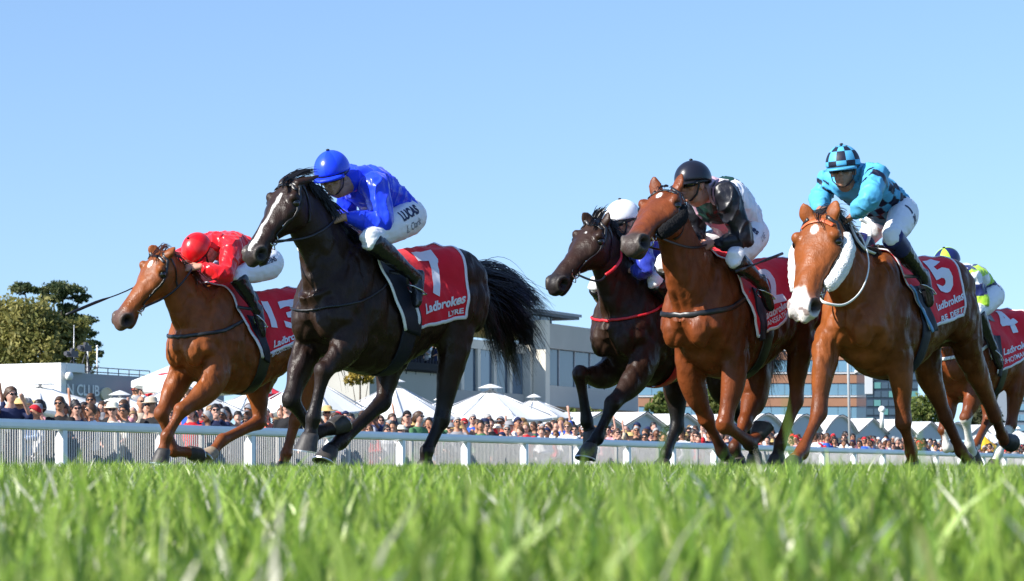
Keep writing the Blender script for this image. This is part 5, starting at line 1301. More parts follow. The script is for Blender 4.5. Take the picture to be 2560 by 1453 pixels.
# ------------------------------------------------------------------ umbrellas, marquees, buildings, poles, trees behind the crowd
M_CANVAS = mat('white_canvas', (.80, .80, .79), .75, .25, var=(1.2, .04), bump=(3, .15, .05), trans=.22)
M_YELLOW = mat('yellow_canvas', (.72, .42, .03), .75, .25, trans=.2)
M_POLE = mat('umbrella_pole', (.55, .55, .56), .4, .4, metal=.3)
M_REDPRINT = mat('red_emblem', (.50, .04, .06), .7, .3)
def umbrella(px, py, half, eave, Y, label, m=M_CANVAS, vent=True, seed=0, group='umbrellas behind the crowd', base=-.28, sides=8, logo=False):
    c = at(px, py, Y); k = Y/F_PX; R = half*k; z1 = c.z; z0 = ZC+(PY-eave)*k; rnd = random.Random(seed)
    o = link('umbrella', None); o.location = (c.x, c.y, base); tag(o, label, 'umbrella', group); H = z1-base; h0 = z0-base
    mb = MB(); n = sides*4; m_ = 8; a0 = rnd.random()*1.5; vs = []
    rin = .15 if vent else .02
    for i in range(m_+1):
        t = rin+(1-rin)*i/m_
        for j in range(n):
            q = a0+2*pi*j/n; seg = (j % 4)/4; sag = sin(pi*seg)
            r = R*t*(1-.06*sag*t); z = H-.04*H*(1 if vent else 0)-(H-h0)*(t**.92)-.10*sag*t*R*.35+0; vs.append((r*cos(q), r*sin(q), z))
    for j in range(n):
        q = a0+2*pi*j/n; seg = (j % 4)/4; sag = sin(pi*seg); r = R*(1-.06*sag)*1.005; vs.append((r*cos(q), r*sin(q), h0-.16-.05*sag))
    fs = [(i*n+j, (i+1)*n+j, (i+1)*n+(j+1) % n, i*n+(j+1) % n) for i in range(m_+1) for j in range(n)]
    mb.add(vs, fs); link('canopy', mb.mesh('canopy', False), o, m)
    if vent:
        mb = MB(); vs = [(0, 0, H)]
        for rr, zz in ((.07, H-.03), (.19, H-.11)):
            for j in range(sides*2): q = a0+2*pi*j/(sides*2); vs.append((R*rr*cos(q), R*rr*sin(q), zz+(.05 if rr > .2 and j % 2 else 0)))
        n2 = sides*2; mb.add(vs, [(0, 1+j, 1+(j+1) % n2) for j in range(n2)]+[(1+j, 1+n2+j, 1+n2+(j+1) % n2, 1+(j+1) % n2) for j in range(n2)]); link('vent_cap', mb.mesh('vent_cap', False), o, m)
    mb = MB(); mb.tube([(0, 0, 0), (0, 0, H-.1)], .035, 8); link('pole', mb.mesh('pole'), o, M_POLE)
    for j in range(sides):
        q = a0+2*pi*j/sides; mb = MB(); mb.tube([(0, 0, H-.16), (R*.98*cos(q), R*.98*sin(q), h0-.03)], .012, 5); link('rib', mb.mesh('rib'), o, M_POLE)
    if logo:
        mb = MB(); q = a0+2*pi*(sides*.5+.5)/sides; P_ = []
    return o
umbrella(100, 948, 205, 1018, 50, 'wide white umbrella at the far left in front of the club wall', seed=1)
umbrella(450, 940, 165, 1024, 54, 'white umbrella half hidden by the left chestnut', seed=2)
umbrella(775, 925, 150, 1016, 60, 'white umbrella between the left chestnut and the black horse', seed=3)
umbrella(985, 944, 155, 1032, 62, 'white umbrella with a vent cap under the black horse belly', seed=5)
umbrella(1226, 960, 168, 1036, 66, 'large white umbrella below the black horse tail', seed=8)
umbrella(470, 893, 145, 952, 66, 'upper white umbrella rising above the grey club wall', seed=11, vent=False)
umbrella(520, 905, 165, 965, 64, 'upper white umbrella right behind the left chestnut chest', seed=13, vent=False)
umbrella(668, 962, 40, 984, 72, 'small red umbrella peeping over a white one', m=mat('red_canvas', (.55, .03, .05), .75, .2), seed=14, vent=False)
umbrella(300, 976, 150, 1030, 58, 'white umbrella just left of the left chestnut forelegs', seed=21)
umbrella(625, 968, 135, 1026, 70, 'white umbrella behind the left chestnut hind legs', seed=22)
umbrella(1335, 985, 100, 1034, 78, 'white umbrella against the foot of the grandstand', seed=23)
umbrella(1100, 992, 90, 1034, 80, 'small white umbrella left of the black horse hind leg', seed=24)
umbrella(2334, 1104, 30, 1120, 92, 'small yellow umbrella beneath the right chestnut hind legs', m=M_YELLOW, vent=False, seed=15)
umbrella(2462, 1090, 36, 1122, 92, 'yellow umbrella behind the white stocking legs', m=M_YELLOW, vent=False, seed=16)
umbrella(2462, 1068, 48, 1098, 108, 'white umbrella behind the yellow one on the right', seed=17)
umbrella(2545, 1066, 44, 1100, 110, 'white umbrella at the right edge of the picture', seed=18)

def emblem_on(o, px, py, rx, ry, m):
    """a printed oval on the canopy where the sight line through a photo pixel meets it"""
    can = [c for c in o.children if c.name.startswith('canopy')][0]; bv = bvh_of(can.data); loc = o.location; org = Vector((0, 0, ZC))-loc; d = Vector(((px-PX)/F_PX, 1, (PY-py)/F_PX)).normalized()
    hit = bv.ray_cast(org, d)
    if hit[0] is None: return
    n = hit[1] if hit[1].dot(d) < 0 else -hit[1]; t = Vector((1, 0, 0)); t = (t-n*t.dot(n)).normalized(); u = n.cross(t); c = hit[0]+n*.02
    mb = MB(); mb.add([tuple(c+t*rx*cos(2*pi*i/24)+u*ry*sin(2*pi*i/24)) for i in range(24)]+[tuple(c+t*rx*cos(2*pi*i/24)+u*ry*sin(2*pi*i/24)-n*.012) for i in range(24)], [tuple(range(24))]+[(i, (i+1) % 24, 24+(i+1) % 24, 24+i) for i in range(24)]); link('emblem', mb.mesh('emblem', False), can, m)
for o_ in [o_ for o_ in COL.objects if o_.name.startswith('umbrella') and o_.parent is None]:
    if 'rising above' in o_['label']: emblem_on(o_, 408, 936, .14, .055, M_REDPRINT)
# gabled marquees in a row
M_GABLE_SHADE = mat('shaded_gable', (.56, .56, .58), .7, .3)  # greyer than the roof canvas: shade of the gable end put into the colour
def marquee(px, Yw, n_, ridge, eave, L_, label, arc=False):
    Y = s_at(px, n_); p = rail_xy(Y, n_); k = p[1]/F_PX; zr = ZC+(PY-ridge)*k+.28; ze = ZC+(PY-eave)*k+.28
    o = oriented(link('marquee', None), p, -.28); tag(o, label, 'marquee', 'white marquees behind the crowd'); w = L_/2; dp = 6.0
    m = 10 if arc else 2; prof = [(-w+2*w*i/m, (ze+(zr-ze)*(1-abs(2*i/m-1)**(1.7 if arc else 1)))) for i in range(m+1)]
    mb = MB(); mb.add([(x, y, z) for y in (-.15, dp) for x, z in prof], [(i, i+1, m+2+i, m+1+i) for i in range(m)]); mb.add([(x, y, z-.06) for y in (-.15, dp) for x, z in prof], [(i, m+1+i, m+2+i, i+1) for i in range(m)])
    link('roof', mb.mesh('roof', False), o, M_CANVAS)
    mb = MB(); mb.add([(x, .02, z-.04) for x, z in prof]+[(w, .02, ze-.3), (-w, .02, ze-.3)], [tuple(range(m+1))+(m+1, m+2)]); link('gable', mb.mesh('gable', False), o, M_GABLE_SHADE)
    mb = MB()
    for (x, z), (x2, z2) in zip(prof[:-1], prof[1:]): mb.tube([(x, -.16, z+.02), (x2, -.16, z2+.02)], .028, 5)
    link('gable_trim', mb.mesh('trim'), o, M_SHADE)
    mb = MB()
    for x in (-w+.05, w-.05): mb.box(x-.04, -.04, 0, x+.04, .04, ze)
    link('legs', mb.mesh('legs', False), o, M_POLE); o.children[-1].name = 'leg'
    mb = MB(); mb.box(-w, dp-.05, .0, w, dp, ze); link('back_wall', mb.mesh('wall', False), o, M_CANVAS); return o
for i, (px, r, e, a) in enumerate(((1500, 1030, 1070, 0), (1612, 1030, 1072, 0), (1712, 1034, 1074, 0), (1815, 1036, 1078, 1), (1915, 1034, 1078, 1), (2010, 1036, 1082, 1), (2100, 1038, 1082, 1), (2180, 1046, 1084, 0), (2250, 1048, 1084, 0), (2325, 1054, 1086, 0), (2390, 1056, 1088, 1), (2450, 1062, 1090, 0), (2510, 1064, 1092, 0))):
    marquee(px, 0, -24, r, e, 5.6, ['white gabled marquee', 'white arched marquee'][a]+' '+['just right of the cream grandstand', 'behind the dark bay horse forelegs', 'left of the bay horse forelegs', 'between the bay horse legs', 'behind the flipped bay hoof', 'left of the right chestnut foreleg', 'at the flagpole', 'right of the flagpole', 'under the right chestnut belly', 'behind the right chestnut hind leg', 'behind the far bay horse chest', 'behind the white stockings', 'at the far right edge'][i], bool(a))

# ---- the cream grandstand
M_CREAM = mat('cream_render', (.60, .56, .47), .85, .25, var=(.6, .06), bump=(30, .1, .01)); M_STONE = mat('grey_panel', (.40, .385, .345), .85, .25, var=(.5, .07))
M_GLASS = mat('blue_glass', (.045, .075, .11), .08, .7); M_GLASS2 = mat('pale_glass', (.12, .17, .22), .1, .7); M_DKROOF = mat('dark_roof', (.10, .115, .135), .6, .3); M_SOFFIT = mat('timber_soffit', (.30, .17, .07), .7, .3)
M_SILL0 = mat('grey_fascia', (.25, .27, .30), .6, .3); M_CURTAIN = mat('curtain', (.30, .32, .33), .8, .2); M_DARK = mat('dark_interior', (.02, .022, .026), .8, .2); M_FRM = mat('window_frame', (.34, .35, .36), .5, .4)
gN = -30.0; gY = s_at(1362, gN); gp = rail_xy(gY, gN); gk = gp[1]/F_PX; zy = lambda y, k=gk: ZC+(PY-y)*k+.28
gs = oriented(link('grandstand', None), gp, -.28); tag(gs, 'cream two storey grandstand with a flat dark roof pavilion', 'building')
def gx(px):   # along-rail distance from the corner for a photo column on the front face
    return (s_at(px, gN)-gY)/D[1]
def bpart(name, x0, y0, z0, x1, y1, z1, m, parent=gs):
    mb = MB(); mb.box(x0, y0, z0, x1, y1, z1); return link(name, mb.mesh(name, False), parent, m)
XE = gx(1600)
bpart('fin_wall', -.02, -.05, 0, .45, .62, zy(800), M_CREAM)
bpart('parapet', .454, .1, zy(868), XE, .6, zy(806), M_STONE)
bpart('spandrel', .454, .1, zy(1014), XE, .6, zy(962), M_STONE)
bpart('soffit', .454, .15, zy(1022), XE, 6, zy(1014)-.004, M_SOFFIT)
bpart('roof_slab', .454, .604, zy(812), XE, 8, zy(808), M_STONE)
bpart('lower_wall', .454, 3.5, 0, XE, 6, zy(1022)-.004, M_STONE)
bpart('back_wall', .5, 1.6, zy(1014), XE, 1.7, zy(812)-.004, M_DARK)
for i in range(6):
    a = .46+(XE-.46)*i/6; c = .46+(XE-.46)*(i+1)/6; f = bpart('window', a, .35, zy(962)+.003, a+.09, .48, zy(868)-.003, M_FRM); bpart('pane', a+.09, .40, zy(962)+.003, c, .43, zy(868)-.003, M_GLASS, f)
# set-back bay with tall windows and curtains, and the lit wall at its left
XL = gx(1072); XB = gx(1112)
bpart('return_wall', -.30, .64, 0, -.026, 1.5, zy(862), M_CREAM)
bpart('bay_parapet', XB, .9, zy(884), -.304, 1.4, zy(862), M_CREAM)
bpart('bay_base', XB, .95, 0, -.304, 1.4, zy(986), M_STONE)
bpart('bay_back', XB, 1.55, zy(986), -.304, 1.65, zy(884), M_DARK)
for i in range(6):
    a = XB+(-.31-XB)*i/6; c = XB+(-.31-XB)*(i+1)/6
    f = bpart('column', a, .92, zy(986)+.004, a+.28, 1.2, zy(884)-.004, M_CREAM); bpart('pane', a+.284, 1.05, zy(986)+.004, c-.004, 1.08, zy(884)-.004, M_GLASS2 if i % 2 else M_GLASS, f); bpart('curtain', a+.3, 1.12, zy(984), a+.3+(c-a)*.3, 1.14, zy(886), M_CURTAIN, f)
bpart('end_wall', XL-.02, .2, zy(930), XB-.004, 3.2, zy(872), M_CREAM)
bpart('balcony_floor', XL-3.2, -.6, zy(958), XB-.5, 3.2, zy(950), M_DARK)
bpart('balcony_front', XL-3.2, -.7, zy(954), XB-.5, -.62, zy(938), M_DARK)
bpart('terrace_wall', XL-6, -.5, 0, XB-.5, 3.2, zy(958)-.004, M_STONE)
bpart('pavilion', gx(1348), .62, zy(806)+.004, gx(1408), 4, zy(786), M_GLASS)
for i_ in range(3): bpart('pavilion_mullion', gx(1352+i_*26), .59, zy(806)+.004, gx(1352+i_*26)+.08, .616, zy(786), M_DKROOF)
bpart('pavilion_roof', gx(1316), .35, zy(786)+.004, gx(1464), 5, zy(774), M_DKROOF); bpart('roof_edge', gx(1312), .30, zy(779), gx(1468), .346, zy(772), M_SILL0)
mb = MB(); mb.tube([(gx(1255), 4, zy(790)), (gx(1255), 4, zy(730))], .03, 6); link('mast', mb.mesh('mast'), gs, M_POLE)
# balcony spectators
for i in range(26):
    row, j = divmod(i, 13); x = XL-2.9+(XB-.6-XL+2.7)*(j+.5*row)/13.2; q = gp+D*x-NV*(-.35+row*.8)
    where = ['grandstand balcony front', 'grandstand balcony back'][row]; body, sk, cl, head, hc_, gl = choose(where)
    for _ in range(300):
        c2 = rc.choice(['navy', 'black', 'black', 'grey', 'white', 'navy', cl]); k2 = (where, POSE_WORD[body], c2, head, hc_, gl)
        if c2 == cl or k2 not in SEEN: SEEN.add(k2); cl = c2; break
    spectator(q[0], q[1], zy(950)-.28-.35+row*.25, -pi/2+rc.gauss(-.1, .4), rc.gauss(1.70, .08), body, sk, cl, head, hc_, gl, where, group='spectators on the grandstand balcony')

# ---- the club house on the left
cN = -30.0; cY = s_at(160, cN); cp = rail_xy(cY, cN); ck = cp[1]/F_PX; cz = lambda y: ZC+(PY-y)*ck+.28
ch = oriented(link('club_house', None), cp, -.28); tag(ch, 'white and grey club building with lettering on its wall at the far left', 'building')
M_WHITE_WALL = mat('white_wall', (.80, .79, .77), .8, .25, var=(.8, .04)); M_GREY_WALL = mat('grey_wall', (.33, .335, .35), .8, .25, var=(.7, .06))
cx = lambda px: (s_at(px, cN)-cY)/D[1]
bpart('end_wall', -.3, -.1, 0, 0, 22, cz(908), M_WHITE_WALL, ch); bpart('front_wall', .004, 0, 0, cx(560), .35, cz(930), M_GREY_WALL, ch); bpart('roof', .004, .354, cz(940), cx(560), 22, cz(931), M_GREY_WALL, ch)
bpart('fascia', .004, -.12, cz(930)+.004, cx(205), .5, cz(908), M_WHITE_WALL, ch)
V2, F2 = text_flat('N CLUB', 1.0, 0, 0, .02, 1.0); x0_, x1_ = cx(164), cx(246); w_ = V2[:, 0].max()
mb = MB(); nn = len(V2); hz = cz(958)-cz(986); vv = [(x0_+v[0]/w_*(x1_-x0_), -.05, cz(986)+v[1]/.73*hz) for v in V2]; mb.add(vv+[(a, b+.045, c) for a, b, c in vv], [list(f) for f in F2]); link('lettering', mb.mesh('lettering', False), ch, M_WHITE_WALL)
mb = MB(); cc_ = np.array((cx(263), -.03, cz(980))); ex = (cx(277)-cx(249))/2; ez = cz(963)-cz(980); rr = [(cc_[0]+ex*s*cos(2*pi*i/28), y, cc_[2]+ez*s*sin(2*pi*i/28)) for s, y in ((1, -.02), (1, -.09), (.86, -.09), (.80, -.07)) for i in range(28)]
mb.add(rr, [(k*28+i, k*28+(i+1) % 28, (k+1)*28+(i+1) % 28, (k+1)*28+i) for k in range(3) for i in range(28)]+[tuple(84+i for i in range(28))]); link('emblem', mb.mesh('emblem', False), ch, mat('cream_emblem', (.66, .60, .42), .5, .4))
mb = MB(); mb.tube([(cx(157), -.2, cz(941)), (cx(157)+.01, -.35, cz(941))], .14, 12); link('wall_lamp', mb.mesh('lamp'), ch, M_WHITE_WALL)
M_DKMETAL = mat('dark_metal', (.05, .05, .06), .5, .4)
rl = oriented(link('roof_railing', None), gp*0+cp, -.28); tag(rl, 'thin dark railing on the roof of the club building', 'railing')
zr0, zr1 = cz(931), cz(907)
for z in (zr1, (zr0+zr1)/2):
    mb = MB(); mb.tube([(cx(200), 1.2, z), (cx(440), 1.2, z)], .018, 6); link('rail_bar', mb.mesh('rail'), rl, M_DKMETAL)
for i in range(10):
    x = cx(200)+(cx(440)-cx(200))*i/9; mb = MB(); mb.tube([(x, 1.2, zr0), (x, 1.2, zr1)], .018, 6); link('baluster', mb.mesh('baluster'), rl, M_DKMETAL)
for px, lab in ((316, 'television camera on a tall tripod on the club roof'), (283, 'smaller television camera beside the tripod on the club roof')):
    t = oriented(link('television_camera', None), cp, -.28); tag(t, lab, 'camera'); x = cx(px); hh = .95 if px == 316 else .7
    for a in range(3): mb = MB(); mb.tube([(x, 1.8, zr0+hh), (x+.3*cos(a*2.1), 1.8+.3*sin(a*2.1), zr0)], .02, 5); link('leg', mb.mesh('leg'), t, M_DKMETAL)
    mb = MB(); mb.box(x-.22, 1.7, zr0+hh, x+.2, 1.92, zr0+hh+.22); mb.tube([(x-.22, 1.81, zr0+hh+.11), (x-.42, 1.81, zr0+hh+.11)], .08, 10); mb.box(x-.1, 1.75, zr0+hh+.225, x+.05, 1.85, zr0+hh+.32); link('camera_body', mb.mesh('camera', False), t, M_DKMETAL)
for i in range(9):
    x = cx(292)+(cx(352)-cx(292))*i/8.5; q = cp+D*x-NV*(-.9+.25*(i % 2)); where = 'below the club wall'; body, sk, cl, head, hc_, gl = choose(where)
    spectator(q[0], q[1], cz(972)-.28-1.55, -pi/2+rc.gauss(-.1, .4), 1.7+rc.gauss(0, .06), 0, sk, cl, head, hc_, gl, where, group='spectators below the club wall')
    SEEN.add((where, cl, head))
pf = oriented(link('viewing_platform', None), cp, -.28); tag(pf, 'low grey platform under the spectators beside the club wall', 'platform'); bpart('deck', cx(285), -1.6, cz(972)-1.65, cx(365), -.01, cz(972)-1.55-.004, M_GREY_WALL, pf); bpart('support', cx(286), -1.4, 0, cx(364), -.2, cz(972)-1.654, M_GREY_WALL, pf)

def pole(px, y0, y1, Y, r, label, m=M_POLE, name='pole', cat='pole', lean=0.0):
    a, b = at(px, y0, Y), at(px+lean, y1, Y); o = link(name, None); o.location = a; tag(o, label, cat); mb = MB(); mb.tube([(0, 0, 0), tuple(b-a)], [r, r*.8], 10); link('shaft', mb.mesh('shaft'), o, m)
    mb = MB(); mb.ball(tuple(b-a), r*1.6, 10, 6); link('finial', mb.mesh('finial'), o, m); return o
pole(2127, 1226, 560, 86, .052, 'tall pale flagpole behind the right chestnut forelegs', name='flagpole', cat='flagpole', lean=-14)
pole(184, 960, 815, 100, .018, 'thin grey pole in front of the left tree', lean=1)
pole(219, 960, 862, 100, .032, 'stubby white post left of the roof railing', M_WHITE_WALL); pole(243, 960, 866, 100, .032, 'stubby white post nearest the roof railing', M_WHITE_WALL)
pole(2205, 1070, 1024, 118, .11, 'short white vent pipe above the marquees', M_WHITE_WALL, 'vent_pipe', 'vent pipe')

# ---- city buildings beyond
M_BRICK = mat('salmon_brick', (.36, .185, .115), .85, .2, var=(.4, .08), bump=(3, .2, .05)); M_SILL = mat('pale_sill', (.55, .56, .58), .7, .3); M_BLUEG = mat('sky_glass', (.15, .28, .38), .12, .7); M_NAVYG = mat('navy_cladding', (.025, .04, .065), .25, .6); M_TEAL = mat('teal_glass', (.10, .26, .25), .12, .7)
def facade(name, px0, px1, ytop, Y, bands, label, depth=18, base=1215, pane=1.6, side_m=None):
    k = Y/F_PX; a = at(px0, PY, Y); o = link(name, None); o.location = (a.x, Y, -.28); tag(o, label, 'building'); W = (px1-px0)*k; z = lambda y: ZC+(PY-y)*k+.28
    bpart('core', .05, .30, 0, W-.05, depth, z(ytop)-.1, side_m or M_BRICK, o)
    for (y0, y1, kind) in bands:
        if kind == 'glass':
            n = max(2, int(W/pane))
            for i in range(n):
                me_ = bpart('window', W*i/n+.03, .12, z(y1)+.02, W*(i+1)/n-.03, .28, z(y0)-.02, M_BLUEG, o)
        else: bpart('wall_band' if kind == 'brick' else 'sill', 0 if kind == 'brick' else -.1, 0 if kind == 'brick' else -.12, z(y1)+.004, W+(0 if kind == 'brick' else .1), .29, z(y0)-.004, M_BRICK if kind == 'brick' else M_SILL, o)
    bpart('roof', -.1, -.1, z(ytop)-.096, W+.1, depth+.1, z(ytop)+.3, M_SILL, o)
    return o, W, z
bands = []
y = 843
for f_ in range(6): bands += [(y, y+29, 'glass'), (y+30, y+34, 'sill'), (y+35, y+57, 'brick')]; y += 58
facade('office_building', 1596, 2162, 836, 360, bands, 'salmon brick office building with blue ribbon windows behind the right horses', pane=1.9)
k_ = 350/F_PX; o = link('office_building', None); a = at(2166, PY, 350); o.location = (a.x, 350, -.28); tag(o, 'dark navy glass building beside the salmon brick offices', 'building'); zz = lambda y: ZC+(PY-y)*k_+.28; W = 130*k_
bpart('core', 0, .3, 0, W, 15, zz(925), M_NAVYG, o); bpart('roof', -.3, 0, zz(925)+.004, W+.3, 15, zz(918), M_SILL, o)
for r_ in range(6):
    for c in range(7): bpart('window', W*c/7+.06, .18, zz(950+r_*22)+.05, W*(c+1)/7-.06, .29, zz(934+r_*22), M_TEAL if (r_*3+c*5) % 7 < 2 else M_GLASS, o)
bpart('corner_panel', -.2, .0, zz(985), .9, .3, zz(935), M_SILL, o)
facade('office_building', 2520, 2640, 868, 330, [(880+i*26, 896+i*26, 'glass') for i in range(9)], 'grey blue office block at the right edge of the picture', side_m=mat('blue_grey_wall', (.16, .19, .23), .7, .3), pane=1.4)
facade('office_building', 1562, 1594, 978, 300, [(984+i*20, 996+i*20, 'glass') for i in range(5)], 'slim pale blue tower left of the salmon brick offices', side_m=mat('pale_blue_wall', (.34, .42, .50), .7, .3), pane=1.4)

# ---- trees
M_BARK = mat('bark', (.10, .075, .055), .9, .2, bump=(8, .6, .05, (1, 1, .3)))
def leaf_mat(name, c, tr=.3): return mat(name, c, .6, .25, attr='coat', trans=tr+.1)
def tree(name, px, ybase, Y, blobs, label, leafm, n, leaf=.16, base=-.28, cols=((.15, .19, .045), (.22, .24, .075), (.09, .13, .03)), seed=1, flat=False, trunk_r=.25, cat='tree'):
    """blobs: (photo column, row, radius in photo pixels, depth offset in metres) of the leaf masses"""
    k = Y/F_PX; rnd = np.random.RandomState(seed); b0 = at(px, ybase, Y); o = link(name, None); o.location = (b0.x, Y, base); tag(o, label, cat)
    Bs = [(np.array(((bx-px)*k, dy, ZC+(PY-by)*k-base)), br*k) for bx, by, br, dy in blobs]; tot = sum(r*r for _, r in Bs)
    vs, fs, cl = [], [], []
    for c, r in Bs:
        m = int(n*r*r/tot); nc = max(6, m//22); dirs = rnd.normal(size=(nc, 3)); dirs /= np.linalg.norm(dirs, axis=1)[:, None]; rad_ = r*(rnd.uniform(.25, 1.0, nc)**.5)[:, None]
        cc = c+dirs*rad_*(np.array((1, 1, .38)) if flat else np.array((1, 1, .85)))
        for q in cc:
            tone = cols[rnd.randint(len(cols))]; mm = max(3, int(m/nc)); P_ = q+rnd.normal(size=(mm, 3))*r*.16*(np.array((1, 1, .35)) if flat else 1)
            for p in P_:
                u = rnd.normal(size=3); u /= np.linalg.norm(u); v = np.cross(u, rnd.normal(size=3)); v /= np.linalg.norm(v); L_ = leaf*rnd.uniform(.6, 1.3); i0 = len(vs)
                vs += [p-u*L_, p+v*L_*.42, p+u*L_, p-v*L_*.42]; fs.append((i0, i0+1, i0+2, i0+3)); g = rnd.uniform(.8, 1.2); cl += [tuple(np.array(tone)*g)]*4
    me = bpy.data.meshes.new('crown'); me.from_pydata([tuple(map(float, p)) for p in vs], [], fs); set_color(me, np.array(cl)); link('crown', me, o, leafm)
    tk = MB(); top = np.mean([c for c, _ in Bs], 0); tk.tube(crom(np.array([(0, 0, 0), (top[0]*.2, top[1]*.2, top[2]*.4), (top[0]*.8, top[1]*.8, top[2])]), 4), list(np.linspace(trunk_r, trunk_r*.4, 9)), 8)
    link('trunk', tk.mesh('trunk'), o, M_BARK)
    for c, r in Bs:
        lm = MB(); s = np.array((top[0]*.3, top[1]*.3, min(top[2]*.5, c[2]*.7))); lm.tube(crom(np.array([s, (s+c)/2+np.array((0, 0, -.1*r)), c+np.array((0, 0, -.1*r))]), 4), list(np.linspace(trunk_r*.45, trunk_r*.12, 9)), 6); link('limb', lm.mesh('limb'), o, M_BARK)
    return o
LM1 = leaf_mat('olive_leaves', (.08, .09, .03)); LM2 = leaf_mat('cedar_needles', (.04, .06, .03), .15); LM3 = leaf_mat('green_leaves', (.06, .10, .025))
tree('broad_tree', 80, 1215, 118, [(20, 800, 60, 0), (90, 800, 62, -1), (150, 840, 55, 0), (50, 870, 60, -1), (120, 885, 55, -1.5), (-20, 860, 70, 0), (185, 880, 42, 0), (208, 905, 40, -1), (-60, 800, 70, 0), (190, 830, 40, 0)], 'broad olive green tree at the far left behind the club', LM1, 15000, .15, cols=((.23, .22, .06), (.33, .30, .10), (.15, .155, .045)), seed=3, trunk_r=.35)
tree('cedar_tree', 120, 1215, 135, [(60, 722, 34, 0), (105, 728, 22, 0), (160, 722, 44, 0), (190, 742, 26, 1), (135, 745, 30, 0), (170, 768, 26, 0), (215, 800, 26, 0), (205, 830, 34, 0), (228, 860, 26, 0), (240, 885, 20, 0), (150, 800, 60, 1), (60, 780, 50, 2)], 'dark flat layered cedar rising above the broad tree', LM2, 11000, .13, cols=((.06, .085, .034), (.10, .115, .045)), seed=5, flat=True, trunk_r=.3)
tree('street_tree', 1788, 1215, 190, [(1785, 985, 30, 0), (1770, 1012, 28, 0), (1800, 1015, 26, 0), (1790, 1040, 26, 0)], 'green tree seen between the bay horse forelegs', LM3, 2500, .2, seed=7)
tree('street_tree', 1660, 1215, 190, [(1655, 1002, 22, 0), (1640, 1020, 24, 0), (1676, 1022, 22, 0)], 'green tree behind the dark bay horse hind leg', LM3, 1800, .2, seed=8)
tree('street_tree', 2310, 1215, 200, [(2305, 1015, 30, 0), (2330, 1035, 30, 0), (2290, 1045, 28, 0)], 'green tree behind the right chestnut hind legs', LM3, 2600, .2, seed=9)
tree('street_tree', 2462, 1215, 200, [(2455, 1030, 28, 0), (2480, 1045, 28, 0), (2438, 1052, 24, 0)], 'green tree behind the far bay horse', LM3, 2600, .2, seed=10, cols=((.06, .07, .03), (.09, .095, .05)))
tree('garden_shrub', 1452, 1215, 112, [(1432, 1042, 20, 0), (1470, 1038, 20, 0), (1500, 1046, 18, 0)], 'green shrub below the brown soffit of the grandstand', LM3, 1500, .12, seed=11, trunk_r=.08, cat='shrub')
tree('yellow_shrub', 900, 1215, 84, [(900, 938, 22, 0), (880, 948, 18, 0), (922, 946, 16, 0)], 'yellow leaved shrub on the terrace under the black horse', leaf_mat('yellow_leaves', (.4, .3, .05)), 1100, .09, cols=((.42, .30, .05), (.50, .38, .10), (.30, .24, .05)), seed=12, trunk_r=.06, cat='shrub')
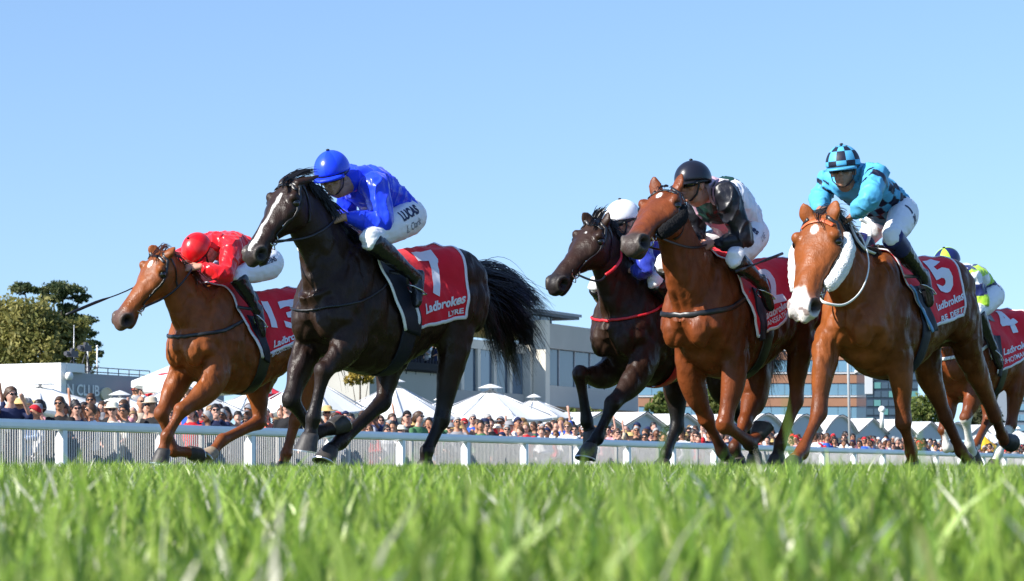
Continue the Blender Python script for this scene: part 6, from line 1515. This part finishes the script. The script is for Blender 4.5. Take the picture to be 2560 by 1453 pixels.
# ------------------------------------------------------------------ the grass
def build_grass():
    m = bpy.data.materials.new('grass_blade'); m.use_nodes = True; N = m.node_tree; L = N.links; p = N.nodes['Principled BSDF']
    a = N.nodes.new('ShaderNodeAttribute'); a.attribute_name = 'coat'
    oi = N.nodes.new('ShaderNodeObjectInfo'); mr = N.nodes.new('ShaderNodeMapRange'); mr.inputs[3].default_value = .75; mr.inputs[4].default_value = 1.25; L.new(oi.outputs['Random'], mr.inputs[0])
    mx = N.nodes.new('ShaderNodeMix'); mx.data_type = 'RGBA'; mx.blend_type = 'MULTIPLY'; mx.inputs[0].default_value = 1; L.new(a.outputs['Color'], mx.inputs[6]); L.new(mr.outputs[0], mx.inputs[7])
    L.new(mx.outputs[2], p.inputs['Base Color']); p.inputs['Roughness'].default_value = .36; p.inputs['Specular IOR Level'].default_value = .4
    tr = N.nodes.new('ShaderNodeBsdfTranslucent'); ms = N.nodes.new('ShaderNodeMixShader'); ms.inputs[0].default_value = .5; L.new(mx.outputs[2], tr.inputs['Color']); L.new(p.outputs[0], ms.inputs[1]); L.new(tr.outputs[0], ms.inputs[2]); L.new(ms.outputs[0], N.nodes['Material Output'].inputs['Surface'])
    src = bpy.data.collections.new('grass_clumps'); rnd = np.random.RandomState(5)
    PAL = np.array([(.24, .37, .045), (.31, .44, .07), (.12, .21, .03), (.37, .47, .10), (.42, .45, .16), (.85, .80, .62)])
    for c in range(6):
        vs, fs, cl = [], [], []
        for i in range(330):
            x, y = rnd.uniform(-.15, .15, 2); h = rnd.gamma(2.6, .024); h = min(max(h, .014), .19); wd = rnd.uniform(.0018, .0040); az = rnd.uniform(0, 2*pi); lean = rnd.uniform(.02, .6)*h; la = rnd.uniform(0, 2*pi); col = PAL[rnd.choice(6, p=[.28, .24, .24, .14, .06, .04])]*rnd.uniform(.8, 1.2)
            s = np.array((cos(az), sin(az), 0)); ld = np.array((cos(la), sin(la), 0)); i0 = len(vs)
            for t, ww in ((-.1, 1), (.35, 1.05), (.72, .75)):
                q = np.array((x, y, 0))+ld*lean*max(t, 0)**1.8+np.array((0, 0, h*t*(1-.18*max(t, 0)**2))); vs += [q-s*wd*ww, q+s*wd*ww]
            vs.append(np.array((x, y, 0))+ld*lean+np.array((0, 0, h*.84))); fs += [(i0, i0+1, i0+3, i0+2), (i0+2, i0+3, i0+5, i0+4), (i0+4, i0+5, i0+6)]
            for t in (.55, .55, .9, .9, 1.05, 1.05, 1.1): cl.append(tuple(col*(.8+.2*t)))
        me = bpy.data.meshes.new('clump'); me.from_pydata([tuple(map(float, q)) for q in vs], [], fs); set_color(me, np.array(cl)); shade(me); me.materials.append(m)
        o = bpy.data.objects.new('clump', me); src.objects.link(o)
    pts = []; rs = []
    Yc = 1.3
    while Yc < 29:
        st = .155 if Yc < 20 else .19
        hw = .225*Yc+.5+min(3.0, max(0, (Yc-5)*.5)); x = -hw
        while x < hw:
            pts.append((x+rnd.uniform(-.07, .07), Yc+rnd.uniform(-.07, .07))); x += st
        Yc += st
    me = bpy.data.meshes.new('grass'); me.from_pydata([(x, y, gz(y)) for x, y in pts], [], [])
    n = len(pts); ar = me.attributes.new('rot', 'FLOAT', 'POINT'); ar.data.foreach_set('value', rnd.uniform(0, 2*pi, n)); asz = me.attributes.new('size', 'FLOAT', 'POINT')
    sz = []
    for (x, y) in pts:
        b = np.interp(y, [0, 3, 7, 11, 14, 30], [.95, .85, .58, .37, .26, .26]); nz = noise.noise(Vector((x*1.1, y*.7, 3))); sz.append(b*(1+.30*nz)*rnd.uniform(.8, 1.2))
    asz.data.foreach_set('value', sz); ix = me.attributes.new('idx', 'INT', 'POINT'); ix.data.foreach_set('value', rnd.randint(0, 6, n))
    o = link('grass', me); tag(o, kind='stuff')
    ng = bpy.data.node_groups.new('scatter', 'GeometryNodeTree'); ng.interface.new_socket('Geometry', in_out='INPUT', socket_type='NodeSocketGeometry'); ng.interface.new_socket('Geometry', in_out='OUTPUT', socket_type='NodeSocketGeometry')
    G = ng.nodes; K = ng.links; gi = G.new('NodeGroupInput'); go = G.new('NodeGroupOutput'); ip = G.new('GeometryNodeInstanceOnPoints'); ci = G.new('GeometryNodeCollectionInfo')
    ci.inputs['Collection'].default_value = src; ci.inputs['Separate Children'].default_value = True; ip.inputs['Pick Instance'].default_value = True
    def na(name, t):
        q = G.new('GeometryNodeInputNamedAttribute'); q.data_type = t; q.inputs['Name'].default_value = name; return q.outputs['Attribute']
    cx_ = G.new('ShaderNodeCombineXYZ'); K.new(na('rot', 'FLOAT'), cx_.inputs[2]); er = G.new('FunctionNodeEulerToRotation'); K.new(cx_.outputs[0], er.inputs[0])
    K.new(gi.outputs[0], ip.inputs['Points']); K.new(ci.outputs[0], ip.inputs['Instance']); K.new(na('idx', 'INT'), ip.inputs['Instance Index']); K.new(er.outputs[0], ip.inputs['Rotation']); K.new(na('size', 'FLOAT'), ip.inputs['Scale']); K.new(ip.outputs[0], go.inputs[0])
    md = o.modifiers.new('scatter', 'NODES'); md.node_group = ng
    # a few taller blades close to the lens
    mb = MB(); r = random.Random(9)
    tall = [(1668, 1040, 1.75), (1962, 985, 1.5), (2292, 1050, 1.6), (2105, 1140, 1.8), (1715, 1100, 1.7), (120, 1290, 1.6),(660, 1300, 1.6)]
    for px, py, Y in tall:
        tip = np.array(at(px, py, Y)); root = np.array((tip[0]+r.uniform(-.05, .03), Y+r.uniform(-.02, .04), gz(Y))); md_ = (tip+root)/2+np.array((r.uniform(-.015, .01), 0, .01)); P_ = [root*(1-t)**2+2*md_*t*(1-t)+tip*t*t for t in np.linspace(0, 1, 8)]
        vs = []; i0 = len(mb.v)
        for i, q in enumerate(P_): ww = .0027*(1-(i/7)**2.2)+.0003; vs += [q-np.array((ww, 0, 0)), q+np.array((ww, 0, ww*.3))]
        mb.add(vs, [(2*i, 2*i+1, 2*i+3, 2*i+2) for i in range(7)])
    me = mb.mesh('tall_blades'); set_color(me, np.tile(np.array((.22, .36, .06)), (len(me.vertices), 1))); tag(link('tall_grass', me, None, m), kind='stuff')
build_grass()
